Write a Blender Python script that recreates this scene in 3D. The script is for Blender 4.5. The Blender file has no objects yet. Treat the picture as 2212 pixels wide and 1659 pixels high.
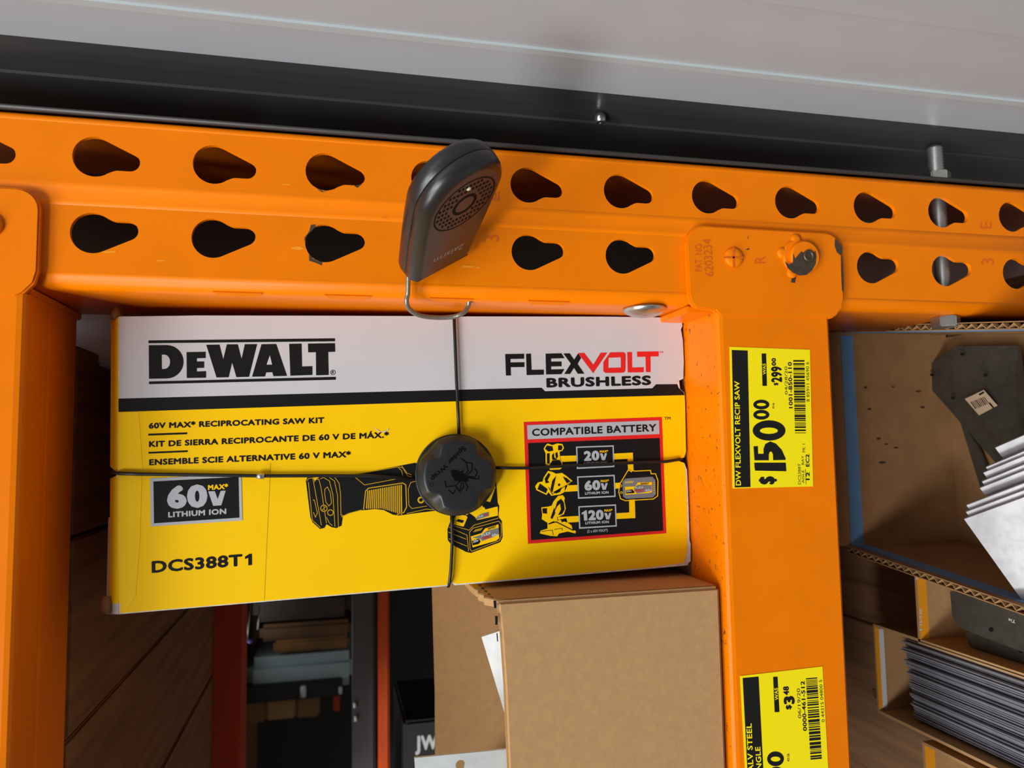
import bpy, bmesh, math, random
from mathutils import Vector, Matrix
random.seed(7)
S = bpy.context.scene
COL = S.collection

# ------------------------------------------------------------------ camera
# (u, v, d): u = down the rack post, v = to the left along the shelves, d = into the bay; metres
ZT = 1.30
def W(u, v, d): return Vector((-v, d, ZT - u))
F = 1612.17
RM = ((0.97331477, 0.01621233, -0.22890068), (0.00236357, 0.99673999, 0.08064622), (0.22946192, -0.07903518, 0.97010343))
CM = (0.116200955, 0.132821006, -0.364006673)
cd = bpy.data.cameras.new('camera'); cam = bpy.data.objects.new('camera', cd); COL.objects.link(cam); S.camera = cam
cd.sensor_fit = 'HORIZONTAL'; cd.sensor_width = 36; cd.lens = F / 2212 * 36; cd.clip_start = 0.01
def Dv(t): return Vector((-t[1], t[2], -t[0]))
rt, dn, fw = Dv(RM[0]), Dv(RM[1]), Dv(RM[2])
loc = W(*CM)
cam.matrix_world = Matrix(((rt.x, -dn.x, -fw.x, loc.x), (rt.y, -dn.y, -fw.y, loc.y), (rt.z, -dn.z, -fw.z, loc.z), (0, 0, 0, 1)))
cd.dof.use_dof = True; cd.dof.focus_distance = 0.385; cd.dof.aperture_fstop = 15

# ------------------------------------------------------------------ world, lamps, exposure
S.view_settings.view_transform = 'Standard'; S.view_settings.look = 'None'
S.view_settings.exposure = 0.28; S.view_settings.gamma = 1.0; S.view_settings.use_curve_mapping = False
wd = bpy.data.worlds.new('store_hall'); S.world = wd; wd.use_nodes = True
wd.node_tree.nodes['Background'].inputs[0].default_value = (1.0, 0.98, 0.97, 1)
wd.node_tree.nodes['Background'].inputs[1].default_value = 0.08

def lamp(name, target, dirn, dist, sx, sy, power, color=(.955, .985, 1)):
    ld = bpy.data.lights.new(name, 'AREA'); ld.shape = 'RECTANGLE'; ld.size = sx; ld.size_y = sy
    ld.energy = power; ld.color = color
    o = bpy.data.objects.new(name, ld); COL.objects.link(o)
    t = W(*target); n = (W(*dirn) - W(0, 0, 0)).normalized()
    o.location = t + n * dist
    o.rotation_euler = (-n).to_track_quat('-Z', 'Y').to_euler()
    return o
lamp('ceiling_lamp', (.15, .13, 0), (-2.37, 2.8, -1.15), 4.0, 1.8, .8, 60)
lamp('ceiling_lamp', (.15, .13, 0), (-2.0, .7, -1.3), 4.5, 2.4, 1.2, 105)
lamp('ceiling_lamp', (.15, .13, 0), (-.9, .75, -1.1), 4.5, 1.1, .7, 80)
lamp('gap_fill_light', (.25, .5, .98), (-1, 0, 0), .31, .08, .6, .16)  # added fill source, brightens the goods in the rear gap

# ------------------------------------------------------------------ helpers
def lin(c):
    c /= 255.0
    return c / 12.92 if c <= .04045 else ((c + .055) / 1.055) ** 2.4
MATS = {}
def mat(name, rgb, rough=.5, metal=0., nz=0., ns=60., bump=0., bs=300., spec=None, speck=None, stretch=None, coat=0.):
    if name in MATS: return MATS[name]
    m = bpy.data.materials.new(name); m.use_nodes = True; nt = m.node_tree; N = nt.nodes; L = nt.links
    b = N['Principled BSDF']; col = tuple(lin(x) for x in rgb) + (1,)
    b.inputs['Base Color'].default_value = col; b.inputs['Roughness'].default_value = rough; b.inputs['Metallic'].default_value = metal
    if spec is not None: b.inputs['Specular IOR Level'].default_value = spec
    if coat: b.inputs['Coat Weight'].default_value = coat; b.inputs['Coat Roughness'].default_value = .15
    tc = N.new('ShaderNodeTexCoord'); src = tc.outputs['Object']
    if stretch:
        mp = N.new('ShaderNodeMapping'); mp.inputs['Scale'].default_value = stretch; L.new(src, mp.inputs['Vector']); src = mp.outputs[0]
    last = None
    if nz:
        t = N.new('ShaderNodeTexNoise'); t.inputs['Scale'].default_value = ns; t.inputs['Detail'].default_value = 6; L.new(src, t.inputs['Vector'])
        r = N.new('ShaderNodeValToRGB'); r.color_ramp.elements[0].position = .3; r.color_ramp.elements[1].position = .7
        r.color_ramp.elements[0].color = tuple(max(0, x * (1 - nz)) for x in col[:3]) + (1,)
        r.color_ramp.elements[1].color = tuple(min(1, x * (1 + nz * .6)) for x in col[:3]) + (1,)
        L.new(t.outputs['Fac'], r.inputs[0]); last = r.outputs[0]
    if speck:
        t = N.new('ShaderNodeTexNoise'); t.inputs['Scale'].default_value = speck[0]; t.inputs['Detail'].default_value = 5; t.inputs['Roughness'].default_value = .7
        L.new(src, t.inputs['Vector'])
        r = N.new('ShaderNodeValToRGB'); r.color_ramp.elements[0].position = speck[1]; r.color_ramp.elements[1].position = speck[1] + .02
        r.color_ramp.elements[0].color = (0, 0, 0, 1); r.color_ramp.elements[1].color = (1, 1, 1, 1)
        L.new(t.outputs['Fac'], r.inputs[0])
        if len(speck) > 3:
            gm = N.new('ShaderNodeNewGeometry'); sx = N.new('ShaderNodeSeparateXYZ'); L.new(gm.outputs['Normal'], sx.inputs[0])
            ad = N.new('ShaderNodeMath'); ad.operation = 'MULTIPLY_ADD'; L.new(sx.outputs['Z'], ad.inputs[0]); ad.inputs[1].default_value = speck[3]; L.new(t.outputs['Fac'], ad.inputs[2]); L.new(ad.outputs[0], r.inputs[0])
        mx = N.new('ShaderNodeMixRGB'); mx.inputs['Color1'].default_value = col
        if last: L.new(last, mx.inputs['Color1'])
        mx.inputs['Color2'].default_value = tuple(lin(x) for x in speck[2]) + (1,)
        L.new(r.outputs[0], mx.inputs['Fac']); last = mx.outputs[0]
    if last: L.new(last, b.inputs['Base Color'])
    if bump:
        t = N.new('ShaderNodeTexNoise'); t.inputs['Scale'].default_value = bs; t.inputs['Detail'].default_value = 3; L.new(src, t.inputs['Vector'])
        bp = N.new('ShaderNodeBump'); bp.inputs['Strength'].default_value = bump; bp.inputs['Distance'].default_value = .0006
        L.new(t.outputs['Fac'], bp.inputs['Height']); L.new(bp.outputs[0], b.inputs['Normal'])
    MATS[name] = m; return m

ORANGE = mat('orange_paint', (238, 122, 0), .36, spec=.16, nz=.05, ns=35, bump=.05, bs=180, speck=(120, .76, (96, 60, 30)))
ORANGE_S = mat('orange_paint_scuffed', (238, 121, 0), .36, spec=.16, nz=.06, ns=35, bump=.05, bs=180, speck=(330, .735, (110, 66, 28), .11))
ORANGE_D = mat('orange_paint_shaded', (190, 62, 10), .5, nz=.15, ns=20)  # rack orange with the gloom at the back put into its colour
BARE = mat('bare_steel', (98, 84, 70), .45, .7, nz=.2, ns=300)
ZINC = mat('zinc', (205, 205, 200), .3, .95, nz=.1, ns=200, bump=.1)
GALV = mat('galvanised', (205, 207, 210), .36, .85, nz=.16, ns=140, bump=.06, bs=200)
GALV_B = mat('bright_zinc', (226, 228, 226), .4, .35, nz=.08, ns=140)
GALV_D = mat('dull_steel', (92, 86, 77), .5, .6, nz=.2, ns=120)
STRIPM = mat('dark_strip_steel', (150, 150, 158), .5, .3, nz=.15, ns=100)
CARD = mat('kraft_card', (180, 140, 95), .85, nz=.07, ns=260, bump=.12, bs=500, spec=.15)
CARD_D = mat('kraft_card_brown', (150, 112, 74), .85, nz=.12, ns=60, bump=.1, bs=400, spec=.15)
CARD_E = mat('card_edge', (165, 128, 86), .9, nz=.2, ns=400, spec=.1)
BWHITE = mat('carton_white', (198, 197, 199), .42, nz=.02, ns=30)
BYEL = mat('carton_yellow', (250, 198, 0), .42, spec=.2, nz=.03, ns=25)
BYEL_T = mat('taped_yellow', (250, 202, 16), .4, spec=.2, nz=.03, ns=25)
BBLACK = mat('carton_black', (24, 23, 23), .42, spec=.2)
BRED = mat('carton_red', (220, 30, 28), .42)
BGREY = mat('carton_grey', (176, 178, 182), .42)
BGREY_D = mat('carton_dark_grey', (118, 118, 120), .42)
FRAY = mat('torn_paper', (216, 208, 200), .9, nz=.2, ns=300)
TAGY = mat('tag_yellow', (250, 228, 0), .4)
INK = mat('ink_black', (14, 13, 12), .45)
PLAST = mat('black_plastic', (30, 31, 33), .42, bump=.06, bs=900)
PLAST_T = mat('black_tag_plastic', (37, 34, 33), .33, bump=.04, bs=900)
RUB = mat('black_wire', (22, 21, 20), .4)
PITCH = mat('deboss_black', (5, 5, 5), .6, spec=.1)
WIRE = mat('clear_coated_wire', (142, 132, 116), .3, .5, nz=.25, ns=900)
BLKTRIM = mat('black_trim', (80, 80, 82), .27, .3, nz=.1, ns=8)
GPANEL = mat('grey_panel', (168, 173, 176), .33, nz=.03, ns=12, stretch=(6, 6, 1))
GPANEL_L = mat('grey_panel_edge', (172, 180, 181), .3)
WOOD = mat('shelf_wood', (128, 88, 54), .6, nz=.35, ns=9, bump=.1, bs=60, stretch=(16, 1, 16))
WOOD2 = mat('shelf_wood_light', (150, 112, 78), .65, nz=.35, ns=9, bump=.1, bs=60, stretch=(14, 1, 14))
BLUE = mat('blue_print', (92, 134, 176), .6, nz=.1, ns=60)
LORANGE = mat('label_orange', (240, 160, 30), .5)
LWHITE = mat('label_white', (222, 222, 220), .5)
CONC = mat('concrete', (150, 146, 140), .8, nz=.1, ns=6)
LED = mat('led_lens', (220, 210, 180), .15)
DGREY = mat('dark_grey_steel', (84, 80, 80), .5, .2)
PALE = mat('pale_wrap', (176, 196, 200), .4)
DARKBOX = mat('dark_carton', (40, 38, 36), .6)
PURPLE = mat('purple_cap', (120, 90, 190), .4)

ROOTS = {}
def link(name, me, m, parent=None, smooth=False):
    o = bpy.data.objects.new(name, me); COL.objects.link(o)
    if m is not None: me.materials.append(m)
    if parent is not None: o.parent = parent
    if smooth:
        for p in me.polygons: p.use_smooth = True
    return o
def thing(name, label, cat, base, group=None):
    o = bpy.data.objects.new(name, None); COL.objects.link(o); o.empty_display_size = .02
    o.location = W(*base); o['label'] = label; o['category'] = cat
    if group: o['group'] = group
    ROOTS[o.name] = W(*base); return o
def root_of(p):
    while p.parent is not None: p = p.parent
    return ROOTS.get(p.name, Vector((0, 0, 0)))
def tag(o, label=None, cat=None, group=None, kind=None):
    if label: o['label'] = label
    if cat: o['category'] = cat
    if group: o['group'] = group
    if kind: o['kind'] = kind
    return o

class G:
    """geometry in (u, v, d)"""
    def __init__(s): s.v = []; s.f = []; s.sm = []
    def add(s, vs, fs, smooth=False):
        k = len(s.v); s.v += [tuple(x) for x in vs]; s.f += [tuple(i + k for i in f) for f in fs]; s.sm += [smooth] * len(fs); return s
    def box(s, u0, u1, v0, v1, d0, d1):
        P = [(u, v, d) for u in (u0, u1) for v in (v0, v1) for d in (d0, d1)]
        return s.add(P, [(0, 1, 3, 2), (4, 6, 7, 5), (0, 4, 5, 1), (2, 3, 7, 6), (0, 2, 6, 4), (1, 5, 7, 3)])
    def slab(s, quad, n):
        """polygon (uvd points) thickened by vector n"""
        k = len(quad); P = [tuple(q) for q in quad] + [(q[0] + n[0], q[1] + n[1], q[2] + n[2]) for q in quad]
        fs = [tuple(range(k)), tuple(range(2 * k - 1, k - 1, -1))] + [(i, k + i, k + (i + 1) % k, (i + 1) % k) for i in range(k)]
        return s.add(P, fs)
    def prism(s, poly, axis, a, b, smooth=False):
        """poly in the two other coordinates (in u,v,d order), swept along axis from a to b"""
        def mk(p, t):
            q = list(p); q.insert(axis, t); return tuple(q)
        k = len(poly); P = [mk(p, a) for p in poly] + [mk(p, b) for p in poly]
        s.add(P, [tuple(range(k)), tuple(range(2 * k - 1, k - 1, -1))])
        return s.add(P, [(i, k + i, k + (i + 1) % k, (i + 1) % k) for i in range(k)], smooth)
    def tube(s, path, r, n=10, smooth=True):
        path = [Vector(p) for p in path]; rings = []; up = None
        for i, p in enumerate(path):
            t = (path[min(i + 1, len(path) - 1)] - path[max(i - 1, 0)]).normalized()
            if up is None:
                up = t.orthogonal().normalized()
            up = (up - t * up.dot(t)).normalized(); w = t.cross(up)
            rr = r[i] if isinstance(r, (list, tuple)) else r
            rings.append([p + (up * math.cos(2 * math.pi * k / n) + w * math.sin(2 * math.pi * k / n)) * rr for k in range(n)])
        V = [q for R_ in rings for q in R_]; fs = []
        for i in range(len(rings) - 1):
            for k in range(n):
                fs.append((i * n + k, i * n + (k + 1) % n, (i + 1) * n + (k + 1) % n, (i + 1) * n + k))
        s.add(V, fs, smooth)
        k0 = len(V)
        return s.add(V, [tuple(range(n)), tuple(range(k0 - 1, k0 - n - 1, -1))])
    def lathe(s, prof, o, ax, n=28, smooth=True, rf=None, x=None):
        """prof: (radius, height) along ax from o"""
        ax = Vector(ax).normalized(); o = Vector(o); X = Vector(x) if x else ax.orthogonal().normalized(); Y = ax.cross(X)
        V = []; fs = []
        for (r, h) in prof:
            for k in range(n):
                a = 2 * math.pi * k / n; q = rf(a, r, h) if rf else r
                V.append(o + ax * h + (X * math.cos(a) + Y * math.sin(a)) * q)
        for i in range(len(prof) - 1):
            for k in range(n): fs.append((i * n + k, i * n + (k + 1) % n, (i + 1) * n + (k + 1) % n, (i + 1) * n + k))
        s.add(V, fs, smooth)
        return s.add(V, [tuple(range(n)), tuple(range(len(V) - 1, len(V) - n - 1, -1))])
    def build(s, name, m, parent=None, bevel=0, seg=2, base=None):
        off = root_of(parent) if parent is not None else (W(*base) if base else Vector((0, 0, 0)))
        me = bpy.data.meshes.new(name)
        me.from_pydata([W(*p) - off for p in s.v], [], s.f)
        for p, b in zip(me.polygons, s.sm): p.use_smooth = b
        bm = bmesh.new(); bm.from_mesh(me)
        bmesh.ops.remove_doubles(bm, verts=bm.verts, dist=1e-6); bmesh.ops.recalc_face_normals(bm, faces=bm.faces)
        if bevel:
            es = [e for e in bm.edges if len(e.link_faces) == 2 and e.calc_face_angle(0) > .5]
            bmesh.ops.bevel(bm, geom=es, offset=bevel, segments=seg, affect='EDGES', clamp_overlap=True)
        bm.to_mesh(me); bm.free()
        o = link(name, me, m, parent)
        if base and parent is None: o.location = off
        return o

# ---- flat print on a plane: pixels of the photograph are carried onto the thing's own plane, text is real lettering
def ray(x, y):
    a = ((x - 1106) / F, (y - 829.5) / F, 1)
    return [sum(RM[k][i] * a[k] for k in range(3)) for i in range(3)]
def at(x, y, ax=2, val=0.):
    r = ray(x, y); t = (val - CM[ax]) / r[ax]; return tuple(CM[i] + t * r[i] for i in range(3))
def zm(bx, by, s): return lambda p: (bx + p[0] / s, by + p[1] / s)
def curve_mesh(cu):
    ob = bpy.data.objects.new('tmp', cu); me = ob.to_mesh()
    vs = [tuple(v.co) for v in me.vertices]; fs = [tuple(p.vertices) for p in me.polygons]
    ob.to_mesh_clear(); bpy.data.objects.remove(ob); bpy.data.curves.remove(cu); return vs, fs
CAP = None
def text2d(body, bold):
    global CAP
    cu = bpy.data.curves.new('t', 'FONT'); cu.body = body; cu.size = 1; cu.dimensions = '2D'; cu.fill_mode = 'FRONT'; cu.resolution_u = 3
    cu.space_character = 1 + max(0, bold) * 2
    vs, fs = curve_mesh(cu)
    if bold <= 0: return vs, fs
    V = []; Fc = []; k = 8                        # heavier strokes: the same outlines laid side by side
    for i in range(k):
        a = 2 * math.pi * i / k; n0 = len(V)
        V += [(v[0] + bold * math.cos(a), v[1] + bold * math.sin(a), i) for v in vs]; Fc += [tuple(j + n0 for j in f) for f in fs]
    return V, Fc
CAPS = {}
def cap(bold):
    if bold not in CAPS:
        vs, _ = text2d('H', bold); CAPS[bold] = (min(v[1] for v in vs), max(v[1] for v in vs))
    return CAPS[bold]
class Print:
    def each(s, name, m, parent, items):
        for it in items:
            q = Print(s.pl, s.z); q.text(*it); q.build(name, m, parent)
    def __init__(s, plane, z=None): s.pl = plane; s.z = z or (lambda p: p); s.g = G()
    def P(s, p, k=0):
        x, y = s.z(p); return s.pl(x, y, k)
    def poly(s, pts, k=0): s.g.add([s.P(p, k) for p in pts], [tuple(range(len(pts)))]); return s
    def holed(s, loops, k=0):
        cu = bpy.data.curves.new('c', 'CURVE'); cu.dimensions = '2D'; cu.fill_mode = 'FRONT'
        for lp in loops:
            sp = cu.splines.new('POLY'); sp.points.add(len(lp) - 1); sp.use_cyclic_u = True
            for q, p in zip(sp.points, lp): q.co = (p[0], -p[1], 0, 1)
        vs, fs = curve_mesh(cu)
        s.g.add([s.P((v[0], -v[1]), k) for v in vs], fs); return s
    def text(s, body, BL, BR, TL, bold=.0, k=0):
        vs, fs = text2d(body, bold); x0 = min(v[0] for v in vs); x1 = max(v[0] for v in vs); y0, y1 = cap(bold)
        out = []
        for v in vs:
            a = (v[0] - x0) / (x1 - x0); b = (v[1] - y0) / (y1 - y0)
            out.append(s.P((BL[0] + a * (BR[0] - BL[0]) + b * (TL[0] - BL[0]), BL[1] + a * (BR[1] - BL[1]) + b * (TL[1] - BL[1])), k + .03 * v[2]))
        s.g.add(out, fs); return s
    def line(s, pts, w, k=0, closed=False):
        pts = [Vector(p) for p in pts]
        if closed: pts = pts + [pts[0]]
        n = len(pts); L_ = []; R_ = []
        for i in range(n):
            if closed and i in (0, n - 1): t0 = (pts[1] - pts[0]).normalized(); t1 = (pts[-1] - pts[-2]).normalized()
            else:
                t0 = (pts[min(i + 1, n - 1)] - pts[min(i, n - 2)]).normalized(); t1 = (pts[max(i, 1)] - pts[max(i - 1, 0)]).normalized()
            t = (t0 + t1); t = t.normalized() if t.length > 1e-6 else t0
            nn = Vector((-t.y, t.x)); c = max(.4, nn.dot(Vector((-t0.y, t0.x)))); h = w / 2 / c
            L_.append(pts[i] + nn * h); R_.append(pts[i] - nn * h)
        V = [s.P(p, k) for p in L_] + [s.P(p, k) for p in R_]
        s.g.add(V, [(i, i + 1, n + i + 1, n + i) for i in range(n - 1)]); return s
    def disc(s, c, r, k=0, n=16, ry=None):
        return s.poly([(c[0] + r * math.cos(2 * math.pi * i / n), c[1] + (ry or r) * math.sin(2 * math.pi * i / n)) for i in range(n)], k)
    def ring(s, c, r, w, k=0, n=20): return s.line([(c[0] + r * math.cos(2 * math.pi * i / n), c[1] + r * math.sin(2 * math.pi * i / n)) for i in range(n)], w, k, True)
    def build(s, name, m, parent, label=None):
        o = s.g.build(name, m, parent)
        if label: o['label'] = label
        return o
def plane_d(d, step=.00012): return lambda x, y, k=0: (lambda q: (q[0], q[1], q[2]))(at(x, y, 2, d - step * (k + 1)))
def arc(c, r, a0, a1, n=8): return [(c[0] + r * math.cos(math.radians(a0 + (a1 - a0) * i / n)), c[1] + r * math.sin(math.radians(a0 + (a1 - a0) * i / n))) for i in range(n + 1)]

# ------------------------------------------------------------------ setting: right wall, black trim, floor
o = G().box(-.75, 1.28, -.075, -.05, -.012 - .4, -.0065)
tag(o.build('wall_right', GPANEL), kind='structure')
tag(G().box(-.75, 1.28, -.075, -.0535, .16, 1.76).build('wall_right_rear', mat('shaded_panel', (92, 78, 68), .6)), kind='structure')  # same grey wall farther in, its shadow put into the colour
tag(G().prism([(-.0502, -.0382), (-.0489, -.0390), (-.0489, -.0436), (-.0502, -.0440)], 0, -.75, 1.28).build('trim_1', GPANEL_L), kind='structure')
tag(G().prism([(-.0502, -.0985), (-.0488, -.0987), (-.0488, -.4), (-.0502, -.4)], 0, -.75, 1.28).build('trim_2', GPANEL), kind='structure')
# black channel: shallow hollow, lip hemmed against the post
prof = [(-.0500, -.0065), (-.0512, .002), (-.0525, .012), (-.0530, .022), (-.0525, .0325), (-.0514, .0335), (-.0514, .158), (-.056, .158), (-.056, -.0065)]
tag(G().prism(prof, 0, -.75, 1.28).build('trim_3', BLKTRIM), kind='structure')
lip = [(-.0194, .0020), (-.0194, .0004), (-.0199, -.0006), (-.0206, -.0009), (-.0213, -.0005), (-.0217, .0004), (-.0217, .03), (-.0209, .03), (-.0209, .0020)]
tag(G().prism(lip, 0, -.75, 1.28, True).build('trim_4', mat('hemmed_edge', (62, 58, 57), .45, .2)), kind='structure')
tag(G().box(1.28, 1.30, -.6, 1.2, -1.2, 2.4).build('floor', CONC), kind='structure')

t = thing('security_screw', 'small round steel screw standing out of the black trim', 'screw', (.2615, -.0515, .0225))
G().lathe([(.0031, 0), (.0033, .0025), (.0028, .0048), (.0017, .0056), (.0015, .0046)], (.2615, -.0522, .0225), (0, 1, 0)).build('head', ZINC, t)
G().lathe([(.0009, .0), (.0009, .006)], (.2615, -.0522, .0225), (0, 1, 0), 10).build('center_pin', ZINC, t)

# ------------------------------------------------------------------ orange rack post with keyhole slots
PITCH_M = .0508; V2 = .0353460
def keyhole(u0, v0, s):
    """big round end towards -u, narrow end towards +u, leaning to the middle of the post (s=+1/-1)"""
    r = .0093; c = (u0 + r, v0); r2 = .0043; e = (u0 + .02823 - r2, v0 + s * .0016)
    pts = []
    # outer tangent from the big circle (side -s) to the small one
    dx, dy = e[0] - c[0], (e[1] - c[1]) * -s; L = math.hypot(dx, dy); base = math.atan2(dy, dx); al = math.acos((r - r2) / L)
    a1 = base + al                                    # tangent angle measured with the outer side up
    inn = .0016 + r2                                  # inner straight edge
    ai = -math.asin((inn) / r)                        # where it meets the big circle (inner side)
    n = 26
    for i in range(n + 1):
        a = a1 + (2 * math.pi + ai - .22 - a1) * i / n
        pts.append((c[0] + r * math.cos(a), c[1] - s * r * math.sin(a)))
    x_in = r * math.cos(ai) + .0012
    pts.append((c[0] + x_in - .0005, c[1] + s * (inn + .0004))); pts.append((c[0] + x_in + .0008, c[1] + s * inn))
    for i in range(9):
        a = -math.pi / 2 + (a1 + math.pi / 2) * i / 8
        pts.append((e[0] + r2 * math.cos(a), e[1] - s * r2 * math.sin(a)))
    return pts
t = thing('rack_post', 'orange steel rack post punched with two rows of keyhole slots', 'rack post', (1.28, .02, .03))
g = G()
# face pieces between the rounded corners, each with its row of slots; a shallow groove runs between the rows
T = .0024
def face_piece(v0, v1, row, s):
    cu = bpy.data.curves.new('c', 'CURVE'); cu.dimensions = '2D'; cu.fill_mode = 'BOTH'; cu.extrude = T / 2
    loops = [[(-.62, v0), (1.28, v0), (1.28, v1), (-.62, v1)]]
    for n in range(-10, 23): loops.append(keyhole(n * PITCH_M, row, s))
    for lp in loops:
        sp = cu.splines.new('POLY'); sp.points.add(len(lp) - 1); sp.use_cyclic_u = True
        for q, p in zip(sp.points, lp): q.co = (p[0], -p[1], 0, 1)
    vs, fs = curve_mesh(cu); g.add([(v[0], -v[1], T / 2 + v[2]) for v in vs], fs)
face_piece(-.0150, .0120, 0, 1); face_piece(.0230, .0535, V2, -1)
gr = [(.0120, 0), (.0145, .0006), (.0165, .0007), (.0190, .0007), (.0205, .0005), (.0230, 0)]
g.prism(gr + [(v, d + T) for v, d in reversed(gr)], 0, -.62, 1.28, True)
def ang(c, r, a0, a1, n=7): return [(c[0] + r * math.cos(math.radians(a0 + (a1 - a0) * i / n)), c[1] + r * math.sin(math.radians(a0 + (a1 - a0) * i / n))) for i in range(n + 1)]
oc = ang((-.0150, .0040), .0040, -90, -180); ic = ang((-.0150, .0040), .0016, -180, -90)
g.prism(oc + [(-.019, .072), (-.0166, .072)] + ic, 0, -.62, 1.28, True)
oc = ang((.0535, .0070), .0070, -90, 0); ic = ang((.0535, .0070), .0046, 0, -90)
g.prism(oc + [(.0605, .072), (.0581, .072)] + ic, 0, -.62, 1.28, True)
post = g.build('post_body', ORANGE, t)
# small tabs pressed into the left flange
for n in range(0, 4):
    G().slab([(.060 + n * .0508, .0601, .0030), (.082 + n * .0508, .0601, .0030), (.080 + n * .0508, .0612, .0062), (.062 + n * .0508, .0612, .0062)], (0, -.0008, .0006)).build('pressed_tab', ORANGE, t)
pr = Print(plane_d(0.0, .0002))
EMB = mat('stamped_orange', (214, 96, 2), .4)
pr.each('stamped_mark', EMB, post, [('E', (1078, 432), (1078, 414), (1062, 432)), ('3', (1077, 522), (1077, 507), (1044, 524)), ('E', (2142, 494), (2142, 478), (2118, 494)), ('3', (2147, 572), (2147, 558), (2120, 573))])
# chipped paint patches on the post face
pr = Print(plane_d(0.0, .00008), zm(600, 250, 3.16))
pr.poly([(215, 790), (225, 745), (262, 740), (238, 780), (200, 815), (180, 860), (183, 830)]); pr.poly([(212, 940), (240, 975), (275, 992), (305, 998), (300, 1022), (262, 1005), (215, 990)])
pr.poly([(265, 495), (310, 515), (365, 505), (300, 522)]); pr.poly([(520, 480), (575, 465), (545, 492)])
pr.build('paint_chip', BARE, post)

for (x, y, a, b) in ((1300, 1030, 70, 12), (1360, 1036, 30, 8), (60, 470, 40, 6), (130, 905, 60, 14), (-1150, 930, 60, 10), (-800, 990, 50, 8), (720, 700, 30, 5)):
    pr = Print(lambda x, y, k=0: at(x, y, 2, -.0001), zm(600, 250, 3.16)); pr.poly([(x + a * (.6 + .4 * random.random()) * math.cos(i * .5236), y + b * (.5 + .5 * random.random()) * math.sin(i * .5236)) for i in range(12)]); pr.build('paint_scuff', mat('scuffed_orange', (244, 146, 14), .5), post)

# long bolt through the post
t = thing('hex_bolt', 'long zinc bolt and nut passing sideways through the orange post', 'bolt', (.4762, .0605, .0122))
bu, bd = .4765, .0125
g = G(); prof = [(.0042, 0)]
for i in range(60): prof += [(.0046, .0018 * i + .0005), (.0040, .0018 * i + .0014)]
prof += [(.0030, .109)]
g.lathe([(r, h) for r, h in prof if h < .108] + [(.0033, .1085)], (bu, .0625, bd), (0, -1, 0), 18).build('threaded_shank', mat('threaded_zinc', (178, 178, 174), .42, .9, nz=.1, ns=200), t)
def hexp(r): return [(bu + r * math.cos(math.pi / 3 * i + .5), bd + r * math.sin(math.pi / 3 * i + .5)) for i in range(6)]
G().prism(hexp(.0083), 1, .0606, .0672).build('hex_head', ZINC, t, .0006)
G().prism(hexp(.0083), 1, -.0220, -.0288).build('nut', ZINC, t, .0006)

# ------------------------------------------------------------------ step beams with their connectors
def beam(name, label, u_low, u_high, u_conn_hi, ledge, M1, pins):
    """u_low: lower edge (larger u) ... both beams run along v"""
    t = thing(name, label, 'rack beam', ((u_low + u_high) / 2, .065, .03), 'orange step beams of the rack bay')
    fd = -.004; r = .0035
    if ledge:   # looked at from above: rounded front ridge, flat ledge, step down, bottom
        poly = [(u_low - .003, fd), (u_low, fd + .003), (u_low, .063), (u_high + .020, .063), (u_high + .020, .0375), (u_high + .001, .0375), (u_high, .0365), (u_high, fd + r), (u_high + .0004, fd + .0017), (u_high + .0016, fd + .0004), (u_high + r, fd)]
    else:       # looked at from below: C halves meeting in a weld seam
        poly = [(u_low - r, fd), (u_low - .0014, fd + .0004), (u_low - .0003, fd + .0014), (u_low, fd + r), (u_low, .0215), (u_low - .0004, .0240), (u_low, .0262), (u_low, .0615), (u_low - .0015, .063), (u_high + .020, .063), (u_high + .020, .0375), (u_high, .0375), (u_high, fd + .003), (u_high + .003, fd)]
    G().prism(poly, 0 if False else 1, .0645, .62, False).build('beam_body', M1, t, 0)
    # connector: front plate wrapped round the post corner into a side leg
    a, b = u_conn_hi - .0945, u_conn_hi
    out = [(a, .0562)] + arc((a + .010, .0285), .010, 180, 270, 6) + arc((b - .009, .0275), .009, 270, 360, 6)
    out[1:1] = []
    pl = [(a, .0560)] + [(x, y - .0003) for x, y in arc((a + .010, .0283), .0105, 180, 270, 6)] + [(x, y) for x, y in arc((b - .0095, .0273), .0095, 270, 360, 6)] + [(b, .0545), (b - .0014, .0600), (b - .0050, .0642), (b - .0085, .0666), (u_high + .002, .0666), (u_high - .0002, .0640), (a + .0035, .0625), (a + .0012, .0600)]
    cp = G().slab([(u, v, fd - .0004) for u, v in pl], (0, 0, .0040)).build('connector_plate', M1, t, .0008)
    leg = [(a + .0005, .0), (b - .004, .0), (b - .004, .068), (a + .0005, .068)]
    G().slab([(u, .0608, d + .0002) for u, d in leg], (0, .0036, 0)).build('side_leg', M1, t, .0006)
    return t, a, b, fd
B1, a1_, b1_, fd = beam('rack_beam', 'lower orange rack beam carrying the two yellow price tags', .3850, .3147, .3935, True, ORANGE_S, 1)
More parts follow.
